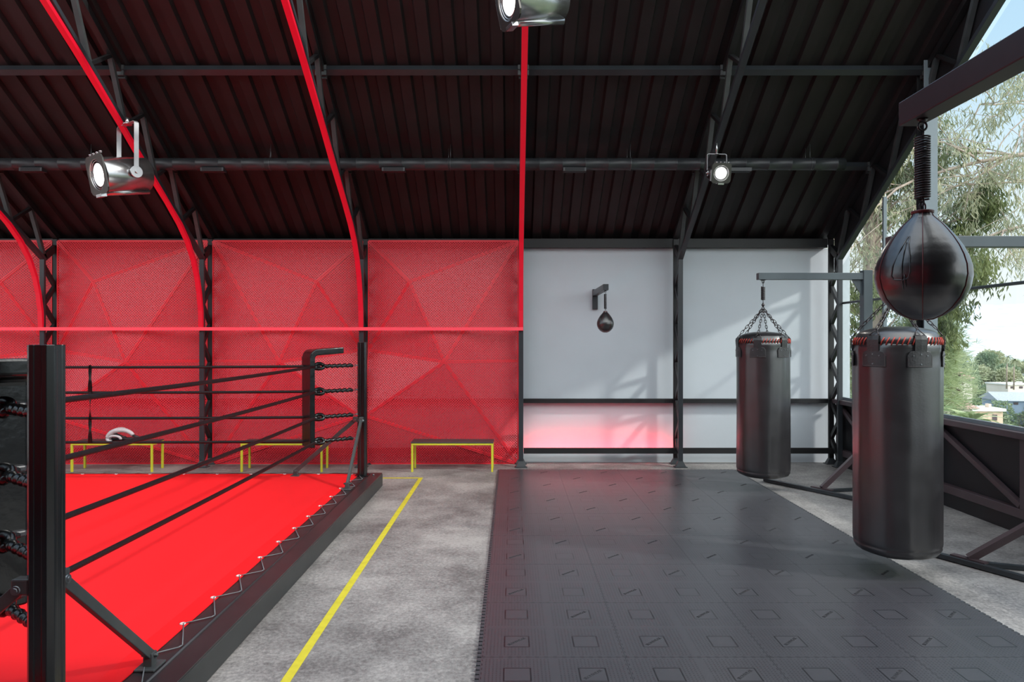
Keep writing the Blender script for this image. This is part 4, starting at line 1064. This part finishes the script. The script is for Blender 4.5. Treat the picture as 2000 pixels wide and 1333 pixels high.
for X, Y, kd, s in spots:
    if blocked(X, Y) or any((X - a) ** 2 + (Y - b_) ** 2 < ((s + s2) * 1.0) ** 2 for a, b_, s2 in taken): continue
    taken.append((X, Y, s)); nplace += 1
    if nplace > 150: break
    z = ter(X, Y)
    t = thing('hillside_tree', '%s %s' % (kinds[kd], where(X, Y)), 'tree', (X, Y, z), random.uniform(0, 6), kinds[kd] + 's on the hillside')
    t.scale = (s, s, s * random.uniform(.8, 1.1))
    for nm, me in (('crown', BM[kd]), ('inner_crown', CORES[kd]), ('trunk', TRM)):
        o = bpy.data.objects.new(nm, me); col.objects.link(o); o.parent = t; o.location = (0, 0, 1.0 if kd < 2 else 1.7)
# houses
HW = mat('cream_render', (.80, .72, .64), .8, nscale=1, namt=.03); HP = mat('peach_render', (.80, .60, .46), .8, nscale=1, namt=.03)
RT = mat('pink_tile_roof', (.55, .33, .28), .8, nscale=6, namt=.2); RG = mat('grey_roof', (.42, .45, .52), .7, nscale=6); WD = mat('window_dark', (.12, .09, .10), .3); RW = mat('white_flat_roof', (.82, .82, .80), .8)
def house(label, px, pyb, d, w, h, dep, wall, roofm, flat, rz=0, nw=3):
    c = ray(px, pyb, d)
    t = thing('house', label, 'house', c, rz)
    b = MB(); b.box(-w/2, w/2, 0, dep, -4, h); b.build('wall', wall, t)
    b = MB()
    if flat: b.box(-w/2 - .2, w/2 + .2, -.2, dep + .2, h, h + .25)
    else: b.prism([(-.5, h), (dep + .5, h), (dep / 2, h + dep * .20)], 'x', -w/2 - .4, w/2 + .4)
    b.build('roof', roofm, t)
    for k in range(nw):
        x = -w/2 + w * (k + .5) / nw; b = MB(); b.box(x - w * .07, x + w * .07, -.05, 0, h * .25, h * .72); b.build('window', WD, t)
    b = MB(); b.box(w * .25, w * .33, dep * .3, dep * .5, h, h + .6); b.build('chimney', wall, t)
house('cream house with pink tiled roof low in the window', 1868, 824, 62, 3.0, 1.15, 3, HW, RT, False, .10, 4)
house('peach flat-roofed house to the right of the cream house', 1926, 828, 66, 3.0, 1.15, 3, HP, RW, True, -.08, 2)
house('distant house with pink roof half hidden behind the pine', 1876, 752, 120, 4.5, 1.0, 5, HW, RT, False, .15, 3)
house('blue grey roofed house further down the slope near the right edge', 1984, 794, 110, 4.6, .8, 6, mat('blue_render', (.35, .45, .60), .7), RG, False, -.2, 3)
house('pale house behind the palms', 1994, 762, 150, 6, 1.0, 6, HW, RW, True, .1, 3)
# palms
def palm(label, px, pyt, pyb, d, seed):
    random.seed(seed); tp = ray(px, pyt, d); bt = ray(px - 3, pyb, d); h = tp[2] - bt[2]
    t = thing('palm_tree', label, 'tree', bt, 0)
    b = MB(); b.tube([(0, 0, -2), (.05, 0, h * .5), (tp[0] - bt[0], 0, h)], .2, 8, rs=[.11, .09, .08]); b.build('trunk', BARK, t)
    f = MB()
    for k in range(26):
        a = k * 2.4; el = random.uniform(-.5, .9); c = Vector((tp[0] - bt[0], 0, h)); dd = Vector((math.cos(a), math.sin(a), el)).normalized(); q = c; pr_ = c
        for i in range(5):
            dd = (dd + Vector((0, 0, -.22))).normalized(); q = q + dd * .28; u = dd.cross(Vector((0, 0, 1))).normalized() * .10
            f.add([pr_ + u, pr_ - u, q - u * .8, q + u * .8], [(0, 1, 2, 3)]); pr_ = q
    f.build('fronds', FAR2, t)
palm('taller leaning palm on the hillside', 1983, 703, 736, 105, 1)
palm('straight palm on the hillside next to the leaning one', 1969, 698, 735, 108, 2)
# broad leaved plants just outside the sill
def agave(label, px, py, d, s, seed):
    random.seed(seed); c = ray(px, py, d)
    t = thing('broad_leaf_plant', label, 'plant', c); b = MB()
    for k in range(16):
        a = k * 2.4; el = random.uniform(.3, 1.3); dd = Vector((math.cos(a), math.sin(a), el)).normalized(); pts = []; q = Vector((0, 0, 0))
        side = dd.cross(Vector((0, 0, 1))).normalized(); prevL = None; n = 6; vs = []
        for i in range(n + 1):
            w = s * .20 * math.sin(math.pi * min(1, (i + .5) / (n + .6))); vs += [q - side * w, q + Vector((0, 0, -.02 * s)), q + side * w]
            dd = (dd + Vector((0, 0, -.16))).normalized(); q = q + dd * s * .2
        fs = []
        for i in range(n): o = i * 3; fs += [(o, o+1, o+4, o+3), (o+1, o+2, o+5, o+4)]
        b.add(vs, fs, True)
    b.build('leaves', LL, t)
    b = MB(); b.cyl((0, 0, -1.6), (0, 0, .05), .05 * s, 8); b.build('stem', BARKD, t)
LL = leafmat('light_broad_leaf', (.34, .44, .20), (.60, .66, .42), .3, 3)
agave('pale green broad leaved plant outside the sill between the two houses', 1900, 822, 12, .42, 1)
agave('low broad leaved plant outside the sill below the peach house', 1942, 848, 11, .30, 2)
agave('broad leaved plant outside the sill near the right edge', 1985, 858, 10, .30, 3)
agave('upright broad leaved plant next to the cream house', 1884, 818, 14, .34, 4)
